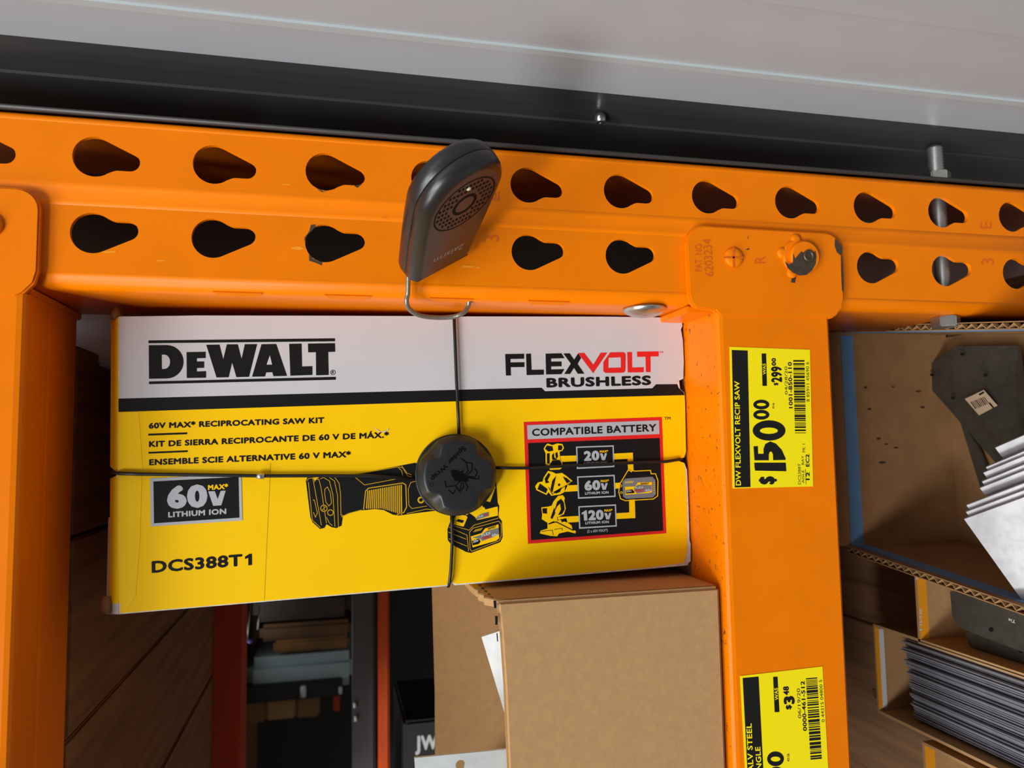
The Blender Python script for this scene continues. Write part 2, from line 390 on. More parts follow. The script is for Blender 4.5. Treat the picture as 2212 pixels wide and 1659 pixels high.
# locking pins on the connector
n = (0, 0, -1)
p = G().lathe([(.0056, 0), (.0054, .0012), (.0044, .0020), (.0020, .0022)], (.3256, .0345, fd - .0003), n, 20).build('locking_pin', ORANGE, B1)
cr = Print(plane_d(fd - .0025)); cr.line([(1563, 556), (1606, 556)], 4); cr.line([(1585, 534), (1585, 578)], 4); cr.build('cross_slot', EMB, B1)
g = G().lathe([(.0098, 0), (.0098, .0010), (.0088, .0016)], (.3652, .0325, fd - .0003), n, 24)
for ang_ in (-95, 10, 115, 190):
    x, y = .3652 + .0098 * math.cos(math.radians(ang_)), .0325 + .0098 * math.sin(math.radians(ang_)); g.lathe([(.0034, 0), (.0030, .0011), (.0012, .0015)], (x, y, fd - .0003), n, 12)
g.build('star_washer', ORANGE, B1)
G().lathe([(.0086, .001), (.0090, .0028), (.0086, .0040), (.0080, .0043)], (.3676, .0330, fd - .0003), n, 26).build('rivet_head', ORANGE, B1)
pr = Print(lambda x, y, k=0: at(x, y, 2, fd - .0047 - .0001 * k), zm(1470, 480, 5.978))
pr.poly([(1345, 500), (1400, 545), (1450, 520), (1455, 400), (1480, 470), (1560, 375), (1640, 430), (1650, 480), (1700, 400), (1745, 370), (1757, 450), (1745, 540), (1700, 620), (1630, 680), (1540, 690), (1450, 650), (1380, 590)])
pr.build('worn_patch', BARE, B1)
G().lathe([(.0034, .0044), (.0034, .0052), (.0022, .0056), (.0021, .0046)], (.3690, .0328, fd - .0003), n, 20).build('rivet_core', BARE, B1)
pr = Print(plane_d(fd - .0004, .00025))
pr.each('stamped_mark', EMB, B1, [('PAT  NO', (1516, 586), (1516, 527), (1501, 587), -.008), ('6203234', (1541, 597), (1536, 517), (1523, 597), -.008), ('R', (1653, 569), (1653, 554), (1630, 569), -.005)])
pr = Print(plane_d(fd - .0005, .0001), zm(1470, 480, 5.978))
pr.poly([(1995, 215), (2030, 240), (2085, 320), (2093, 395), (2070, 430), (2020, 390), (1990, 300)]); pr.poly([(2070, 440), (2090, 450), (2105, 700), (2108, 915), (2085, 880), (2075, 700)])
pr.poly([(1440, 712), (1492, 705), (1478, 785), (1425, 775)]); pr.poly([(845, 350), (880, 335), (895, 345), (860, 362)]); pr.poly([(865, 215), (872, 180), (880, 180), (870, 215)])
pr.build('paint_chip', BARE, B1)

B2, a2_, b2_, fd = beam('rack_beam', 'upper orange rack beam at the left edge, shaded along its underside', -.0151, -.0855, -.0108, False, ORANGE, 0)
G().lathe([(.0056, 0), (.0054, .0012), (.0044, .0020), (.0020, .0022)], (-.0300, .0350, fd - .0003), n, 20).build('locking_pin', ORANGE, B2)

# carriage bolt dome on the side of the post
t = thing('carriage_bolt', 'domed zinc carriage bolt on the orange post above the yellow carton', 'bolt', (.2800, .0607, .0110))
G().lathe([(.0118, 0), (.0117, .0010), (.0100, .0026), (.0070, .0040), (.0035, .0048), (.0008, .0050)], (.2800, .0607, .0115), (0, 1, 0), 28).build('dome_head', ZINC, t)
G().lathe([(.0045, 0), (.0045, .012)], (.2800, .0608, .0115), (0, -1, 0), 14).build('shank', ZINC, t)

# ------------------------------------------------------------------ price tags
TG = 'yellow clearance price tags on the lower beam'
def price_tag(z, quad, label, build):
    q = [at(*z(p), 2, -.00402) for p in quad]
    c = [sum(k[i] for k in q) / 4 for i in range(3)]
    t = thing('price_tag', label, 'price tag', c, TG)
    G().slab([(x[0], x[1], -.00402) for x in q], (0, 0, -.0003)).build('card', TAGY, t)
    build([o for o in t.children][0], z)
    return t
PT = plane_d(-.00432, .00006)
def tag1(t, z):
    b = Print(PT, z); b.poly([(455, 437), (585, 442), (608, 1553), (480, 1557)]); b.poly([(698, 467), (735, 465), (742, 730), (705, 730)]); b.build('black_band', INK, t)
    y = Print(PT, z); y.text('DW FLEXVOLT RECIP SAW', (530, 1540), (518, 690), (488, 1541), .022, 1); y.text('WAS', (734, 637), (731, 548), (709, 637), .02, 1); y.build('band_text', TAGY, t)
    b = Print(PT, z)
    b.text('$', (806, 1532), (803, 1465), (678, 1534), .055, 0); b.poly([(638, 1355), (895, 1355), (900, 1425), (645, 1420), (640, 1390)])
    b.poly([(632, 1222), (668, 1220), (670, 1283), (714, 1283), (714, 1240), (728, 1203), (768, 1182), (815, 1200), (862, 1250), (895, 1322), (893, 1333), (792, 1335), (790, 1285), (778, 1264), (764, 1268), (757, 1290), (757, 1336), (640, 1336)])
    b.holed([[(759 + 134 * math.cos(a), 1093 + 83 * math.sin(a)) for a in [i * math.pi / 14 for i in range(28)]], [(757 + 74 * math.cos(a), 1095 + 26 * math.sin(a)) for a in [i * math.pi / 10 for i in range(20)]]])
    for cy in (965, 882): b.holed([[(696 + 66 * math.cos(a), cy + 40 * math.sin(a)) for a in [i * math.pi / 12 for i in range(24)]], [(696 + 38 * math.cos(a), cy + 13 * math.sin(a)) for a in [i * math.pi / 8 for i in range(16)]]])
    b.build('price_text', INK, t)
    b = Print(PT, z); b.each('number_text', INK, t, [('$', (832, 726), (831, 704), (797, 726), .06), ('299', (865, 700), (862, 570), (778, 702), .05), ('00', (816, 566), (815, 503), (780, 566), .05), ('1001-850-110', (952, 912), (944, 535), (920, 912), .03), ('12', (1090, 1497), (1089, 1432), (1060, 1497), .03), ('EC2', (1088, 1388), (1086, 1286), (1058, 1388), .03)])
    b = Print(PT, z); b.each('small_text', INK, t, [('ea', (801, 915), (801, 868), (780, 915)), ('04/28/20', (910, 800), (907, 572), (888, 800), -.01), ('8 85911 45690 6', (1089, 858), (1084, 535), (1064, 858), -.01), ('PK 1', (1054, 1270), (1052, 1202), (1032, 1270), -.01), ('DCS388T', (1018, 1532), (1016, 1362), (996, 1532), -.01), ('AISLE', (1046, 1522), (1044, 1416), (1026, 1522), -.01), ('BAY', (1044, 1372), (1042, 1298), (1024, 1372), -.01)]); b.line([(1060, 1532), (1056, 1408)], 4); b.build('text_rule', INK, t)
    b = Print(PT, z); yy = 520; random.seed(11)
    while yy < 1118:
        w = random.choice([5, 5, 9, 13, 19]); k = (yy - 520) / 600.0
        b.poly([(955 + 15 * k, yy), (1047 + 13 * k, yy), (1047 + 13 * k, min(yy + w, 1120)), (955 + 15 * k, min(yy + w, 1120))]); yy += w + random.choice([5, 6, 8, 12])
    b.build('barcode', INK, t)
price_tag(zm(1460, 640, 3.77), [(437, 412), (1089, 436), (1115, 1548), (462, 1565)], 'yellow clearance tag priced $150.00 on the lower orange beam', tag1)
def tag2(t, z):
    b = Print(PT, z); b.poly([(232, 957), (357, 945), (412, 2030), (288, 2042)]); b.poly([(470, 948), (505, 946), (520, 1222), (482, 1224)]); b.build('black_band', INK, t)
    y = Print(PT, z); y.text('GALV STEEL', (320, 1745), (302, 1310), (278, 1747), .022, 1); y.text('ANGLE', (386, 1725), (370, 1493), (345, 1727), .022, 1); y.text('WAS', (513, 1128), (507, 1033), (485, 1130), .02, 1); y.build('band_text', TAGY, t)
    b = Print(PT, z)
    b.holed([[(489 + 66 * math.cos(a), 1588 + 58 * math.sin(a)) for a in [i * math.pi / 12 for i in range(24)]], [(489 + 38 * math.cos(a), 1590 + 20 * math.sin(a)) for a in [i * math.pi / 8 for i in range(16)]]])
    b.holed([[(496 + 66 * math.cos(a), 1708 + 58 * math.sin(a)) for a in [i * math.pi / 12 for i in range(24)]], [(496 + 38 * math.cos(a), 1710 + 20 * math.sin(a)) for a in [i * math.pi / 8 for i in range(16)]]])
    b.build('price_text', INK, t)
    b = Print(PT, z); b.each('number_text', INK, t, [('$', (612, 1203), (610, 1165), (570, 1205), .06), ('3', (640, 1160), (636, 1095), (555, 1165), .06), ('48', (597, 1090), (592, 1020), (552, 1093), .05), ('0000-461-512', (735, 1370), (716, 980), (704, 1371), .03)])
    b = Print(PT, z); b.each('small_text', INK, t, [('ea', (597, 1608), (596, 1545), (573, 1608)), ('06/19/20', (690, 1270), (680, 1038), (665, 1271), -.01), ('0 44315 04800 5', (873, 1300), (852, 970), (850, 1302), -.01)])
    b = Print(PT, z); yy = 960; random.seed(13)
    while yy < 1588:
        w = random.choice([5, 5, 9, 13, 22]); k = (yy - 960) / 628.0; s = -8
        b.poly([(726 + 36 * k, yy), (815 + 36 * k, yy + s), (815 + 36 * k, yy + w + s), (726 + 36 * k, yy + w)]); yy += w + random.choice([5, 6, 8, 12])
    b.build('barcode', INK, t)
price_tag(zm(1540, 1200, 3.615), [(212, 940), (853, 865), (918, 2020), (272, 2055)], 'yellow clearance tag for a galvanised steel angle, lowest on the beam', tag2)

# ------------------------------------------------------------------ yellow and white saw kit carton
BD = .034
SK = thing('saw_kit_carton', 'yellow and white power saw carton standing on end between the beams', 'carton', (.3147, .135, .15))
def edge_notch(x, y, s, w=14, dx=9):   # rounded notch where the wire pulls into the edge
    return [(x, y - w), (x + s * 2, y - w * .55), (x + s * dx * .7, y - w * .2), (x + s * dx, y), (x + s * dx * .7, y + w * .2), (x + s * 2, y + w * .55), (x, y + w)]
outl = [(256, 684), (420, 681.5), (700, 682), (950, 683), (974, 684.5), (982, 689), (990, 684.5), (1010, 683.5), (1300, 684), (1472, 686), (1474, 704), (1471, 712), (1475, 735), (1477, 780), (1476, 818), (1467, 822), (1469, 840), (1478, 848), (1480, 870)]
outl += [(1481, 930), (1482, 975), (1478, 988), (1466, 992), (1462, 994), (1466, 996), (1478, 1000), (1484, 1015), (1486, 1060), (1489, 1150), (1491, 1206), (1486, 1221), (1400, 1229), (1200, 1246), (982, 1264.5), (975, 1258), (966, 1266), (700, 1289), (420, 1313), (257, 1327)]
outl += [(256, 1200), (256, 1036), (250, 1024), (256, 1012), (255.6, 850)]
fo = [at(x, y, 2, BD) for x, y in outl]
FP = G().slab(fo, (0, 0, .0030)).build('front_panel', FRAY, SK)
U0, U1, V0_, V1_ = .0135, .3138, .0655, .2110
inb = [(u * .994 + .0010, v * .994 + .0008) for u, v, d in fo]
G().slab([(u, v, BD + .003) for u, v in inb], (0, 0, .20)).build('carton_body', BYEL, SK)
# tucked end flap on the left with white lower edge
q = lambda x, y, d: at(x, y, 2, d)
G().slab([q(256, 686, BD + .0003), q(256, 1018, BD + .0003), q(252, 1020, BD + .002), q(238, 1008, BD + .006), q(240, 690, BD + .006)], (0, 0, .002)).build('end_flap', BYEL_T, SK)
G().slab([q(256, 1030, BD + .0003), q(256, 1304, BD + .0003), q(236, 1304, BD + .006), q(238, 1034, BD + .006), q(250, 1028, BD + .002)], (0, 0, .002)).build('end_flap', BYEL_T, SK)
G().slab([q(256, 1304, BD + .0003), q(256, 1327, BD + .0003), q(229, 1327, BD + .008), q(234, 1118, BD + .008), q(239, 1118, BD + .0057), q(237, 1304, BD + .0057)], (0, 0, .002)).build('white_flap_edge', BWHITE, SK, 0)
G().lathe([(.0022, 0), (.0026, .004), (.0020, .008)], q(229, 1325, BD + .004), (0, -1, .2), 10).build('crushed_corner', CARD_D, SK)
G().lathe([(.0020, 0), (.0024, .003), (.0008, .007)], q(249, 690, BD + .003), (0, -1, .1), 10).build('crushed_corner', CARD_D, SK)
BP = plane_d(BD)
def ins(p): return p
P0 = Print(BP)
P0.poly([(258, 686)] + outl[1:15] + [(1474, 812), (1463, 822), (1463, 829.7), (1417, 830), (1409, 838.6), (1177.5, 845), (1170, 837.4), (1060, 840), (257, 861)]); P0.build('white_print', BWHITE, FP)
P0 = Print(BP)
P0.poly([(255.8, 861), (1060, 840), (1170, 837.4), (1177.5, 845), (1409, 838.6), (1417, 830), (1463, 829.7), (1466, 838), (1477, 848), (1478, 853.6), (1060, 864.6), (255.8, 890)]); P0.build('black_band', BBLACK, FP)
P0 = Print(BP)
P0.poly([(255.8, 890), (1060, 864.6), (1479, 853.6)] + outl[19:26] + [(1477, 1001), (1481, 1016), (1483, 1060), (1485, 1150), (1484, 1190), (1478, 1216), (1400, 1226), (1200, 1243), (985, 1261.5), (975, 1256), (964, 1263.5), (700, 1287), (420, 1311), (260, 1324.5), (257.5, 1200), (257.5, 1036), (251.5, 1024), (257.5, 1012)]); P0.build('yellow_print', BYEL, FP)
z1 = zm(200, 650, 3.687); z2 = zm(200, 1000, 4.424); z3 = zm(640, 900, 4.608); z4 = zm(1060, 680, 4.81); z5 = zm(1060, 880, 4.81)
# tape along the left side
P0 = Print(BP, z2); P0.poly([(250, -480), (440, -490), (480, 70), (250, 82)], 1); P0.poly([(250, 120), (470, 120), (455, 700), (412, 1260), (330, 1400), (250, 1330)], 1); P0.build('clear_tape', BYEL_T, FP)
# maker's logo
L = Print(BP, z1)
L.poly([(445, 315), (1930, 298), (1930, 322), (445, 337)], 1); L.poly([(449, 642), (1937, 605), (1937, 628), (449, 663)], 1)
def A2(cx, cy, rx, ry, a0, a1, n=8): return [(cx + rx * math.cos(math.radians(a0 + (a1 - a0) * i / n)), cy + ry * math.sin(math.radians(a0 + (a1 - a0) * i / n))) for i in range(n + 1)]
L.holed([[(447, 353)] + A2(590, 485, 134, 133, -90, 90, 14) + [(449, 620)], [(550, 428)] + A2(572, 485, 45, 57, -90, 90, 10) + [(551, 543)]], 1)
L.poly([(748, 408), (900, 405), (900, 455), (830, 457), (830, 483), (888, 482), (888, 533), (830, 535), (830, 562), (903, 560), (903, 612), (750, 614)], 1)
L.poly([(905, 350), (1010, 348), (1040, 466), (1069, 346), (1156, 346), (1186, 464), (1212, 345), (1310, 344), (1245, 605), (1145, 607), (1111, 490), (1083, 608), (987, 610)], 1)
L.holed([[(1345, 345), (1462, 343), (1548, 597), (1440, 600), (1431, 568), (1381, 570), (1373, 602), (1270, 604)], [(1411, 430), (1384, 509), (1430, 508)]], 1)
L.poly([(1565, 342), (1664, 340), (1668, 522), (1750, 520), (1750, 590), (1575, 596)], 1)
L.poly([(1715, 340), (1930, 337), (1932, 405), (1876, 407), (1880, 590), (1780, 593), (1778, 409), (1717, 410)], 1)
L.ring((1914, 570), 19, 4, 1); L.text('R', (1905, 581), (1924, 581), (1905, 557), .01, 1)
L.build('maker_logo', BBLACK, FP)
L = Print(BP, z4)
L.poly([(150, 408), (347, 405), (347, 457), (205, 459), (205, 495), (350, 493), (350, 543), (207, 545), (211, 630), (158, 632)], 1)
L.poly([(367, 405), (418, 404), (425, 572), (552, 570), (552, 622), (373, 627)], 1)
L.poly([(570, 404), (735, 400), (766, 451), (627, 455), (627, 487), (735, 485), (737, 535), (628, 537), (628, 568), (766, 564), (735, 617), (575, 620)], 1)
L.poly([(755, 402), (820, 400), (866, 466), (908, 402), (940, 448), (903, 510), (973, 612), (905, 613), (865, 552), (825, 615), (763, 615), (832, 508)], 1)
L.text('BRUSHLESS', (580, 757), (1668, 730), (577, 658), .045, 1)
L.build('range_logo', BBLACK, FP)
L = Print(BP, z4)
L.poly([(908, 398), (972, 396), (1065, 518), (1142, 394), (1212, 392), (1065, 608), (938, 440)], 1)
L.holed([[(1240, 391), (1360, 388)] + A2(1372, 418, 30, 30, -90, 0, 5) + A2(1370, 572, 30, 30, 0, 90, 5) + A2(1205, 575, 35, 30, 90, 180, 5) + [(1170, 490)], [(1225, 447), (1350, 442), (1352, 548), (1222, 552)]], 1)
L.poly([(1418, 388), (1468, 387), (1470, 548), (1590, 545), (1590, 597), (1423, 600)], 1)
L.poly([(1520, 383), (1745, 380), (1745, 432), (1660, 434), (1662, 595), (1612, 596), (1608, 436), (1522, 438)], 1)
L.text('TM', (1752, 399), (1792, 398), (1752, 382), .02, 1)
L.build('red_logo_word', BRED, FP)
L = Print(BP, z1)
L.text('60V MAX* RECIPROCATING SAW KIT', (447, 1018), (1845, 973), (447, 972), .042, 1)
L.poly([(443, 1058), (753, 1047), (753, 1062), (443, 1073)], 1); L.poly([(445, 1203), (757, 1190), (757, 1204), (445, 1217)], 1)
L.text('KIT DE SIERRA RECIPROCANTE DE 60 V DE MÁX.*', (449, 1165), (2360, 1090), (449, 1118), .042, 1)
L.text('ENSEMBLE SCIE ALTERNATIVE 60 V MAX*', (450, 1310), (2057, 1245), (450, 1262), .042, 1)
L.build('title_text', BBLACK, FP)
L = Print(BP, z2); L.text('DCS388T', (565, 1053), (1432, 984), (563, 940), .035, 1); L.poly([(1522, 868), (1523, 976), (1488, 979), (1487, 908), (1457, 920), (1456, 896), (1497, 870)], 1); L.build('model_text', BBLACK, FP)
L = Print(BP, z2); L.poly([(549, 147), (1420, 108), (1432, 550), (555, 607)], 2); L.build('voltage_panel', BGREY, FP)
L = Print(BP, z2); L.poly([(581, 178), (1393, 134), (1402, 523), (587, 577)], 3); L.build('voltage_panel', BBLACK, FP)
L = Print(BP, z2); L.text('60', (712, 440), (1100, 424), (708, 219), .06, 4); L.poly([(1105, 272), (1168, 270), (1195, 345), (1225, 267), (1272, 265), (1230, 405), (1152, 410)], 4); L.text('LITHIUM ION', (722, 522), (1278, 488), (722, 469), .045, 4); L.build('voltage_text', BGREY, FP)
L = Print(BP, z2); L.text('MAX*', (1103, 260), (1295, 248), (1103, 211), .05, 4); L.build('voltage_text', BYEL, FP)
# faint creases
L = Print(BP, z2); L.line([(1700, 0), (1690, 250), (1670, 650), (1640, 1310)], 3, 1); L.build('crease', mat('crease_line', (176, 138, 10), .6), FP)
L = Print(BP, z3); L.poly([(760, 100), (790, 120), (840, 150), (900, 140), (915, 112), (920, 135), (880, 158), (820, 150)], 2); L.build('torn_spot', FRAY, FP)
L = Print(BP, z5); L.poly([(2055, 1340), (2078, 1420), (2078, 1600), (2012, 1635), (2020, 1600), (2048, 1450)], 2); L.build('torn_corner', FRAY, FP)

# saw drawing
SB = Print(BP, z3)
SB.poly([(95, 640), (110, 605), (150, 598), (180, 640), (235, 600), (300, 596), (570, 575), (760, 540), (1180, 460), (1300, 500), (1400, 935), (1200, 960), (1020, 985), (960, 975), (870, 930), (780, 920), (640, 935), (500, 975), (462, 1000), (450, 1085), (400, 1110), (350, 1100), (300, 1070), (280, 1108), (235, 1118), (160, 1050), (140, 1000)], 1)
SB.poly([(1700, 980), (1830, 850), (1900, 700), (1990, 650), (2005, 860), (2020, 890), (2012, 1000), (2045, 1040), (2053, 1200), (2030, 1250), (1740, 1357), (1690, 1347), (1540, 1268), (1508, 1230), (1505, 1120), (1530, 1050), (1570, 960)], 1)
GOLD = mat('gold_line', (214, 166, 16), .45, spec=.2)
SB.build('saw_drawing', BBLACK, FP)
SL = Print(BP, z3); w = 5.5; SY = Print(BP, z3)
SL.line([(105, 640), (125, 615), (165, 612), (250, 1080)], w, 2); SL.line([(120, 650), (160, 1030), (240, 1105)], w, 2); SL.line([(180, 650), (195, 625), (225, 625), (245, 700), (300, 1060)], w, 2)
SL.line([(240, 620), (270, 605), (330, 640), (365, 780), (385, 1095)], w, 2); SL.line([(330, 605), (380, 640), (410, 780), (420, 1100)], w, 2); SL.line([(380, 600), (425, 660), (440, 760), (445, 980), (470, 985)], w, 2)
SL.line([(300, 1000), (330, 1060), (360, 1085)], w, 2); SL.ring((275, 912), 32, 7, 2); SL.line([(255, 935), (297, 890)], 6, 2); SL.ring((340, 955), 28, 7, 2)
SL.line([(285, 720), (310, 700), (340, 760), (350, 860), (325, 890), (295, 850), (282, 760)], w, 2, True); SL.line([(165, 830), (180, 830), (210, 960), (190, 1000), (170, 950)], w, 2)
SL.line([(450, 1000), (520, 965), (650, 930)], 8, 2); SL.line([(575, 595), (680, 680), (1040, 612)], w, 2); SL.line([(600, 572), (1010, 500), (1050, 540), (1060, 590)], w, 2); SL.line([(1020, 498), (1060, 510), (1110, 590), (1150, 600)], w, 2); SL.line([(1050, 490), (1100, 560), (1150, 580)], w, 2)
SL.line([(670, 925), (690, 740), (720, 712), (1060, 660), (1090, 680), (1098, 900), (1070, 955), (1000, 975)], 9, 2)
for i in range(19):
    x0 = 712 + i * 18.5; x1 = 695 + i * 19.5
    SL.line([(x0, 735 - i * 3.2), (x1 + 3, 915 + (0 if i < 8 else (i - 8) * 6))], 11, 2)
SL.line([(1200, 640), (1140, 655), (1115, 720), (1120, 880), (1150, 915), (1300, 890)], w, 2); SL.line([(1100, 965), (1300, 920), (1400, 930)], w, 2)
SL.ring((1240, 830), 26, 16, 2)
SY.poly([(1575, 1010), (1600, 970), (1690, 985), (1705, 1000), (1665, 1095), (1570, 1075)], 2)
SY.poly([(1695, 950), (1830, 850), (1860, 900), (1900, 915), (2005, 895), (2008, 985), (1800, 1030), (1780, 1000), (1740, 970)], 2)
SY.poly([(1900, 760), (1965, 670), (1985, 700), (1930, 850), (1850, 830)], 2)
SL.line([(1575, 1090), (1720, 1130), (1770, 1080), (2010, 1010)], w, 2); SL.line([(1520, 1100), (1700, 1180), (1715, 1340)], w, 2); SL.line([(1515, 1150), (1690, 1220)], w, 2); SL.line([(1520, 1215), (1700, 1290)], w, 2)
SL.line([(1730, 1320), (1725, 1150), (1760, 1110), (2015, 1040), (2040, 1070), (2040, 1190), (2020, 1235), (1745, 1340)], w, 2, True)
SY.poly([(1738, 1192), (1845, 1160), (1880, 1112), (2012, 1072), (2020, 1210), (1990, 1235), (1755, 1302)], 2)
for i in range(5): SL.line([(1765 + i * 16, 1150 - i * 4), (1790 + i * 16, 1122 - i * 4)], 6, 2)
SL.build('saw_drawing', GOLD, FP); SY.build('saw_drawing', BYEL, FP)
Q = Print(BP, z3); Q.poly([(1590, 1040), (1610, 1020), (1670, 1035), (1655, 1060)], 3); Q.poly([(1750, 1235), (1815, 1215), (1835, 1245), (1815, 1268), (1755, 1282)], 3); Q.text('DeWALT', (1908, 1128), (1988, 1104), (1906, 1108), .04, 4); Q.poly([(1875, 900), (1950, 880), (1960, 905), (1880, 925)], 3); Q.line([(1500, 1020), (1500, 1020.5)], 1, 3); Q.build('saw_drawing', BBLACK, FP)
Q = Print(BP, z3); Q.poly([(1750, 1205), (1850, 1175), (1890, 1140), (2012, 1108), (2014, 1170), (1960, 1200), (1900, 1220), (1850, 1240), (1830, 1215)], 3); Q.poly([(1785, 1020), (1810, 985), (1850, 965), (1915, 948), (1918, 990), (1800, 1025)], 3); Q.build('saw_drawing', BGREY_D, FP)
Q = Print(BP, z3); Q.text('FLEX', (1845, 1195), (1938, 1168), (1845, 1168), .05, 5); Q.text('60v', (1950, 1198), (2005, 1182), (1948, 1170), .05, 5); Q.text('20v', (1760, 1258), (1815, 1242), (1758, 1232), .05, 5); Q.text('FLEX', (1815, 1005), (1862, 994), (1815, 985), .04, 5); Q.build('saw_drawing_text', BWHITE, FP)
Q = Print(BP, z3); Q.text('VOLT', (1850, 1228), (1938, 1202), (1850, 1202), .05, 5); Q.text('VOLT', (1865, 993), (1912, 982), (1865, 973), .04, 5); Q.build('saw_drawing_text', BRED, FP)

# battery panel
Q = Print(BP, z5); Q.poly([(343, 152), (1778, 100), (1825, 1308), (387, 1418)], 1); Q.build('battery_panel', BRED, FP)
Q = Print(BP, z5); Q.poly([(378, 185), (1748, 135), (1753, 277), (384, 333)], 2); Q.build('battery_panel_title', BGREY, FP)
Q = Print(BP, z5); Q.poly([(388, 372), (1755, 318), (1793, 1280), (420, 1380)], 2); Q.build('battery_panel', BBLACK, FP)
Q = Print(BP, z5); Q.text('COMPATIBLE BATTERY', (430, 299), (1722, 248), (428, 224), .026, 3); Q.text('TM', (1803, 130), (1868, 128), (1803, 100), .01, 1); Q.build('battery_panel_text', BBLACK, FP)
Q = Print(BP, z5)
for q4 in ([(886, 408), (1278, 394), (1285, 620), (895, 640)], [(897, 718), (1288, 700), (1298, 930), (907, 950)], [(910, 1028), (1302, 1007), (1310, 1237), (918, 1262)]): Q.poly(q4, 4)
Q.build('voltage_frame', BGREY, FP)
Q = Print(BP, z5)
for q4 in ([(886, 408), (1278, 394), (1285, 620), (895, 640)], [(897, 718), (1288, 700), (1298, 930), (907, 950)], [(910, 1028), (1302, 1007), (1310, 1237), (918, 1262)]):
    c = (sum(p[0] for p in q4) / 4, sum(p[1] for p in q4) / 4); Q.poly([(c[0] + (p[0] - c[0]) * .93, c[1] + (p[1] - c[1]) * .875) for p in q4], 5)
Q.build('voltage_frame', BBLACK, FP)
Q = Print(BP, z5)
def vee(x0, x1, y0, y1): Q.poly([(x0, y0), (x0 + (x1 - x0) * .36, y0), (x0 + (x1 - x0) * .54, y0 + (y1 - y0) * .55), (x0 + (x1 - x0) * .70, y0 - 2), (x1, y0 - 2), (x0 + (x1 - x0) * .72, y1 - 2), (x0 + (x1 - x0) * .28, y1)], 6)
Q.text('20', (968, 558), (1130, 551), (966, 455), .06, 6); vee(1135, 1208, 478, 550); Q.text('LITHIUM ION', (970, 594), (1215, 585), (970, 570), .045, 6)
Q.text('60', (975, 867), (1140, 859), (972, 762), .06, 6); vee(1143, 1216, 788, 857); Q.text('LITHIUM ION', (980, 908), (1225, 896), (980, 880), .045, 6)
Q.poly([(945, 1096), (985, 1070), (998, 1069), (1005, 1175), (970, 1177), (965, 1106), (947, 1114)], 6); Q.text('20', (1014, 1175), (1175, 1167), (1011, 1070), .06, 6); vee(1180, 1254, 1097, 1164); Q.text('LITHIUM ION', (982, 1216), (1228, 1203), (982, 1188), .045, 6)
Q.text('(2 x 60V MAX*)', (1003, 1303), (1215, 1290), (1003, 1274), .015, 3)
Q.build('voltage_text', BGREY, FP)
Q = Print(BP, z5)
Q.text('MAX*', (1133, 472), (1220, 467), (1133, 448), .05, 6); Q.text('MAX*', (1142, 779), (1228, 774), (1142, 754), .05, 6); Q.text('MAX*', (1180, 1085), (1265, 1080), (1180, 1060), .05, 6)
Q.poly([(720, 505), (888, 500), (890, 560), (735, 568)], 3); Q.poly([(1278, 480), (1477, 470), (1484, 660), (1427, 660), (1422, 535), (1282, 542)], 3)
Q.poly([(775, 812), (900, 806), (903, 870), (765, 878)], 3); Q.poly([(1292, 785), (1350, 782), (1350, 842), (1295, 845)], 3)
Q.poly([(690, 1140), (912, 1128), (915, 1190), (800, 1198), (690, 1160)], 3); Q.poly([(1304, 1100), (1440, 1092), (1437, 955), (1497, 952), (1503, 1150), (1308, 1160)], 3)
# tool silhouettes
Q.poly([(550, 430), (570, 395), (590, 375), (640, 392), (690, 375), (745, 380), (762, 420), (745, 450), (715, 460), (718, 510), (725, 550), (745, 575), (745, 625), (720, 645), (615, 650), (605, 610), (570, 590), (570, 480)], 3)
Q.poly([(550, 730), (595, 660), (640, 670), (680, 690), (740, 680), (790, 715), (850, 765), (800, 810), (765, 880), (720, 905), (630, 918), (600, 880), (580, 910), (475, 860), (462, 820), (490, 780), (540, 770)], 3)
Q.poly([(525, 1040), (600, 1030), (635, 1020), (650, 980), (700, 920), (750, 912), (770, 940), (765, 970), (780, 1050), (760, 1110), (700, 1140), (690, 1180), (720, 1165), (785, 1150), (800, 1200), (840, 1225), (850, 1270), (885, 1285), (880, 1310), (800, 1290), (710, 1310), (690, 1340), (620, 1335), (510, 1310), (520, 1280), (590, 1260), (590, 1200), (530, 1160), (535, 1110)], 3)
Q.line([(1340, 800), (1430, 648), (1462, 668), (1480, 652), (1492, 662), (1660, 655), (1667, 690), (1712, 690), (1738, 760), (1735, 920), (1690, 952), (1400, 970), (1350, 950), (1330, 880)], 9, 6, True)
Q.build('panel_drawing', BYEL, FP)
Q = Print(BP, z5)
Q.poly([(562, 430), (585, 395), (600, 400), (640, 405), (650, 450), (600, 460)], 4); Q.poly([(700, 395), (738, 395), (745, 420), (735, 445), (700, 445)], 4); Q.poly([(583, 480), (612, 475), (612, 585), (585, 580)], 4); Q.poly([(670, 480), (690, 460), (700, 510), (680, 540)], 4); Q.poly([(612, 600), (640, 550), (715, 545), (735, 580), (735, 605), (620, 615)], 4); Q.poly([(635, 500), (655, 470), (660, 520), (690, 545), (640, 545)], 4)
Q.poly([(560, 740), (600, 680), (620, 700), (590, 760), (610, 780), (570, 790)], 4); Q.poly([(510, 790), (590, 850), (575, 895), (485, 850)], 4); Q.poly([(620, 850), (640, 760), (680, 710), (660, 800), (640, 890)], 4); Q.poly([(650, 880), (740, 830), (720, 880), (680, 895)], 4); Q.poly([(750, 720), (790, 735), (830, 770), (790, 790)], 4); Q.disc((710, 805), 13, 4); Q.line([(600, 830), (640, 905), (845, 770)], 6, 4)
